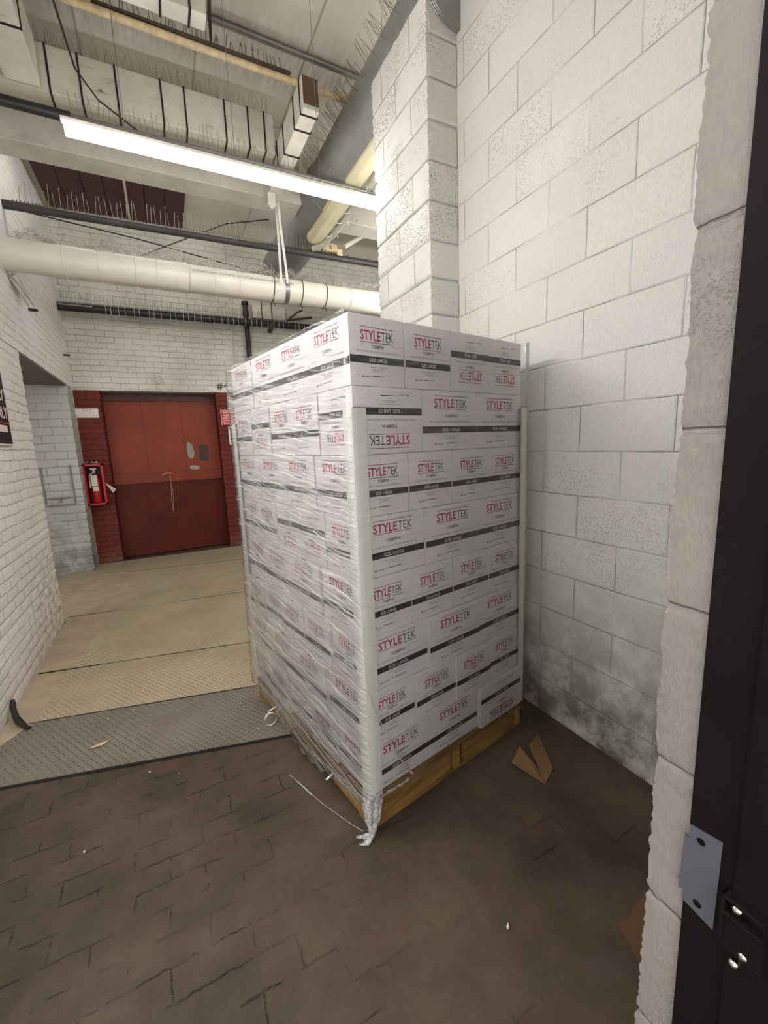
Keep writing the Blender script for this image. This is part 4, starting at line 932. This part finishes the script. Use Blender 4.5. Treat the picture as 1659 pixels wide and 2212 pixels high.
def crumple(name, pts, radii, label, seed=1, n=9, mat=None):
    rw = random.Random(seed); b = MB(); P = [Vector(p) for p in pts]; fine = []; R = []
    for i in range(len(P) - 1):
        for k in range(5): fine.append(P[i].lerp(P[i + 1], k / 5)); R.append(radii[i] + (radii[i + 1] - radii[i]) * k / 5)
    fine.append(P[-1]); R.append(radii[-1]); b.tube(fine, R, n, 0, True, None, True)
    for v in b.v: v += Vector((rw.uniform(-1, 1), rw.uniform(-1, 1), rw.uniform(-1, 1))) * .0045
    for v in b.v: v.z = max(v.z, .002)
    return tag(b.build(name, mat or M_filmB), label, 'plastic film')
c0 = L2W(-.02, -.02, .15)
b = MB(); rw = random.Random(4)
def shred(b, pts, rad_):
    fine = []; R = []; P = [Vector(p) for p in pts]
    for i in range(len(P) - 1):
        for k in range(4): fine.append(P[i].lerp(P[i + 1], k / 4)); R.append(rad_[i] + (rad_[i + 1] - rad_[i]) * k / 4)
    fine.append(P[-1]); R.append(rad_[-1]); s0 = len(b.v); b.tube(fine, R, 8)
    for v in b.v[s0:]: v += Vector((rw.uniform(-1, 1), rw.uniform(-1, 1), rw.uniform(-1, 1))) * .004; v.z = max(v.z, .002)
for (du_, dv_, r1) in ((-.018, .02, .010), (-.02, -.012, .016), (.004, -.024, .014), (.028, -.02, .009)):
    shred(b, [L2W(du_, dv_, .17), L2W(du_ - .004, dv_ - .004, .11), L2W(du_ * .8 - .008, dv_ * .7 - .01, .06), L2W(-.012, -.02, .018), L2W(-.03, -.03, .008)], [r1 * 1.3, r1, r1 * .8, r1 * .9, .004])
shred(b, [L2W(-.01, -.022, .02), L2W(-.03, -.015, .010), L2W(-.05, .0, .008), L2W(-.068, .012, .006)], [.012, .010, .009, .002]); shred(b, [L2W(-.02, -.02, .01), L2W(-.05, -.035, .008), L2W(-.075, -.02, .006)], [.012, .011, .002])
tag(b.build('bunched_film', M_filmB), 'torn bunched stretch film hanging off the near pallet corner', 'plastic film')
# gathered rope of film along the lower edge
b = MB()
def rope(fn, n, r0, seed):
    r_ = random.Random(seed); pts = [fn(k / n) + Vector((r_.uniform(-1, 1), r_.uniform(-1, 1), r_.uniform(-1, 1))) * .003 for k in range(n + 1)]
    b.tube(pts, [r0 * r_.uniform(.5, 1.3) for _ in pts], 6)
rope(lambda t: L2W(-.02, .02 + 1.1 * t, .135 - .07 * math.exp(-((t - .45) / .22) ** 2)), 40, .007, 1); rope(lambda t: L2W(-.022, .05 + .5 * t, .125 - .05 * t), 24, .006, 2)
rope(lambda t: L2W(.02 + .16 * t, -.02, .150 - .004 * t), 16, .005, 3)
tag(b.build('gathered_film', M_filmB), 'gathered roll of film along the lower edge of the load', 'plastic film')
b = MB(); b.tube([L2W(-.018, -.02, 1.05), L2W(.0, -.022, .62), L2W(.03, -.024, .52), L2W(.12, -.024, .30), L2W(.20, -.024, .165)], [.0012, .0016, .003, .005, .007], 5)
tag(b.build('film_fold', M_filmB), 'diagonal film fold across lower cartons on the right face', 'plastic film')
b = MB(); b.tube([(.363, 1.813, .006), (.385, 1.74, .012), (.41, 1.67, .010), (.445, 1.58, .006), (.49, 1.48, .006), (.52, 1.41, .008), (.545, 1.36, .012)], .0013, 5); b.tube([(.385, 1.74, .012), (.40, 1.69, .016), (.42, 1.64, .008)], .003, 5)
tag(b.build('film_strand', M_filmB), 'thin clear strand of film trailing on floor left of pallet', 'plastic strand')
# white strap loop at left of pallet
b = MB(); pts = []
c = L2W(-.015, .90, .10); pts = [c, c + Vector((-.04, .01, -.02)), c + Vector((-.065, .0, -.055))]
for k in range(15): a = math.pi * .8 + k * math.pi * 2 / 14; pts.append(Vector((c.x - .042 + .034 * math.cos(a), c.y - .02 + .006 * k / 14, .046 + .036 * math.sin(a))))
b.ribbon(pts, (0, .004, .001)); tag(b.build('loose_strapping', M_strap), 'curled white strapping end sticking out of the pallet side', 'strap')
b = MB(); c = L2W(-.012, .28, .085); b.ribbon([c, c + Vector((-.02, 0, -.01)), c + Vector((-.035, .004, -.022))], (0, .004, .002)); tag(b.build('loose_strapping', M_strap), 'short white strapping stub on the pallet side near the front', 'strap')

# ================================================================ FLOOR LITTER
def sheet(name, pl, zs, th, label, mat, fold=None):
    b = MB(); n = len(pl); top = [(x, y, z + th) for (x, y), z in zip(pl, zs)]; bot = [(x, y, z) for (x, y), z in zip(pl, zs)]
    f = fold or [list(range(n))]
    b.add(top + bot, [list(q) for q in f] + [[i + n for i in q][::-1] for q in f] + [(k, k + n, (k + 1) % n + n, (k + 1) % n) for k in range(n)]); return b
A = [(1.317, 1.335), (1.412, 1.379), (1.424, 1.322), (1.40, 1.24), (1.364, 1.174)]
b = sheet('x', A[::-1], [.001, .001, .004, .03, .012], .004, '', None); b2 = sheet('y', [(1.364, 1.174), (1.40, 1.25), (1.455, 1.36), (1.578, 1.413), (1.466, 1.218)], [.001, .022, .03, .016, .004], .004, '', None); b.add(b2.v, b2.f)
tag(b.build('cardboard_scrap', M_card), 'folded brown cardboard scrap between pallet and block wall', 'cardboard')
b = sheet('x', [(1.071, .552), (1.28, .60), (1.30, .68), (1.206, .673), (1.19, .66), (1.123, .67)], [.002] * 6, .004, '', None); tag(b.build('cardboard_scrap', M_card2), 'flat brown cardboard piece mostly hidden behind the doorway jamb', 'cardboard')
b = MB(); b.tube([(.806, .826, .006), (.812, .831, .006), (.820, .838, .006)], [.002, .005, .002], 8); tag(b.build('foam_pellet', M_wht), 'tiny white pellet alone on the dark floor', 'pellet')
b = MB()
rw = random.Random(17)
for k in range(26):
    x = rw.uniform(-.9, .3); y = rw.uniform(1.6, 6); r_ = rw.uniform(.002, .005); b.tube([(x, y, .008), (x + r_ * 1.5, y, .009)], r_, 6)
tag(b.build('floor_crumbs', M_label), 'pale crumbs and grit scattered over the floor plates', 'crumbs', None, 'stuff')
b = MB(); b.tube([(-.52, 2.52, .012), (-.47, 2.515, .018), (-.44, 2.54, .012)], [.003, .009, .003], 7); tag(b.build('crushed_leaf', M_rust), 'small crushed tan scrap on the nearest floor plate', 'litter')
b = MB(); b.tube([(-.99, 3.16, .085), (-.985, 3.12, .06), (-.96, 3.05, .035), (-.93, 2.98, .03), (-.86, 2.90, .012)], .012, 8); b.tube([(-.99, 3.18, .06), (-.975, 3.12, .045), (-.95, 3.06, .025), (-.87, 2.915, .014)], .008, 8)
tag(b.build('black_cable', M_cable), 'thick black cable end lying at the foot of left wall', 'cable')

# ================================================================ DOORWAY HARDWARE
t = thing('door_frame', 'black steel door frame filling the right edge of view', 'door frame', (.54, .1, 0))
b = MB(); b.box((.530, .045, 0), (.60, .235, 2.6)); b.build('frame_post', M_frame, t, bevel=.002)
b = MB(); b.box((.524, -.10, 0), (.60, .185, 2.6)); b.build('frame_stop', M_frame, t, bevel=.003)
for ob in t.children: ob.matrix_parent_inverse = Matrix.Translation(-t.location)
t = thing('strike_plate', 'bluish zinc strike plate screwed to the black door frame', 'strike plate', (.53, .22, 1.0))
b = MB(); pr = [(.238, 1.052), (.2335, 1.049), (.2335, 1.069), (.199, 1.074), (.200, .950), (.236, .958), (.2345, .972), (.240, .969)]
vs = [(.5285, y, z) for y, z in pr] + [(.5305, y, z) for y, z in pr]; n = len(pr)
b.add(vs, [list(range(n))[::-1], list(range(n, 2 * n))] + [(k, (k + 1) % n, (k + 1) % n + n, k + n) for k in range(n)]); spl = b.build('plate', M_zinc, t)
for (y, z) in ((.220, 1.056), (.218, .968)):
    b = MB(); b.tube([(.5282, y, z), (.5275, y, z)], [.0048, .0040], 14); b.tube([(.5276, y, z), (.5270, y, z)], .0026, 10); b.build('screw', M_frame, t)
for ob in t.children: ob.matrix_parent_inverse = Matrix.Translation(-t.location)
t = thing('latch_keeper', 'black latch keeper with chrome bolts on door frame', 'latch', (.52, .17, 1.0))
b = MB(); b.box((.512, .150, 1.022), (.526, .190, 1.026)); b.box((.512, .186, .962), (.526, .190, 1.026)); b.box((.512, .150, 1.000), (.524, .188, 1.005)); b.box((.516, .15, .955), (.526, .188, 1.0)); kb = b.build('keeper_body', M_frame, t, bevel=.0015)
for (y, z, r_) in ((.176, 1.014, .0058), (.166, .962, .0052), (.1735, .9425, .0052)):
    b = MB(); rows = [(.524, r_), (.518, r_), (.5155, r_ * .8), (.514, r_ * .4), (.5137, .0002)]; b.tube([(x_, y, z) for x_, _ in rows], [q for _, q in rows], 16); b.build('bolt', M_chrome, t)
for ob in t.children: ob.matrix_parent_inverse = Matrix.Translation(-t.location)
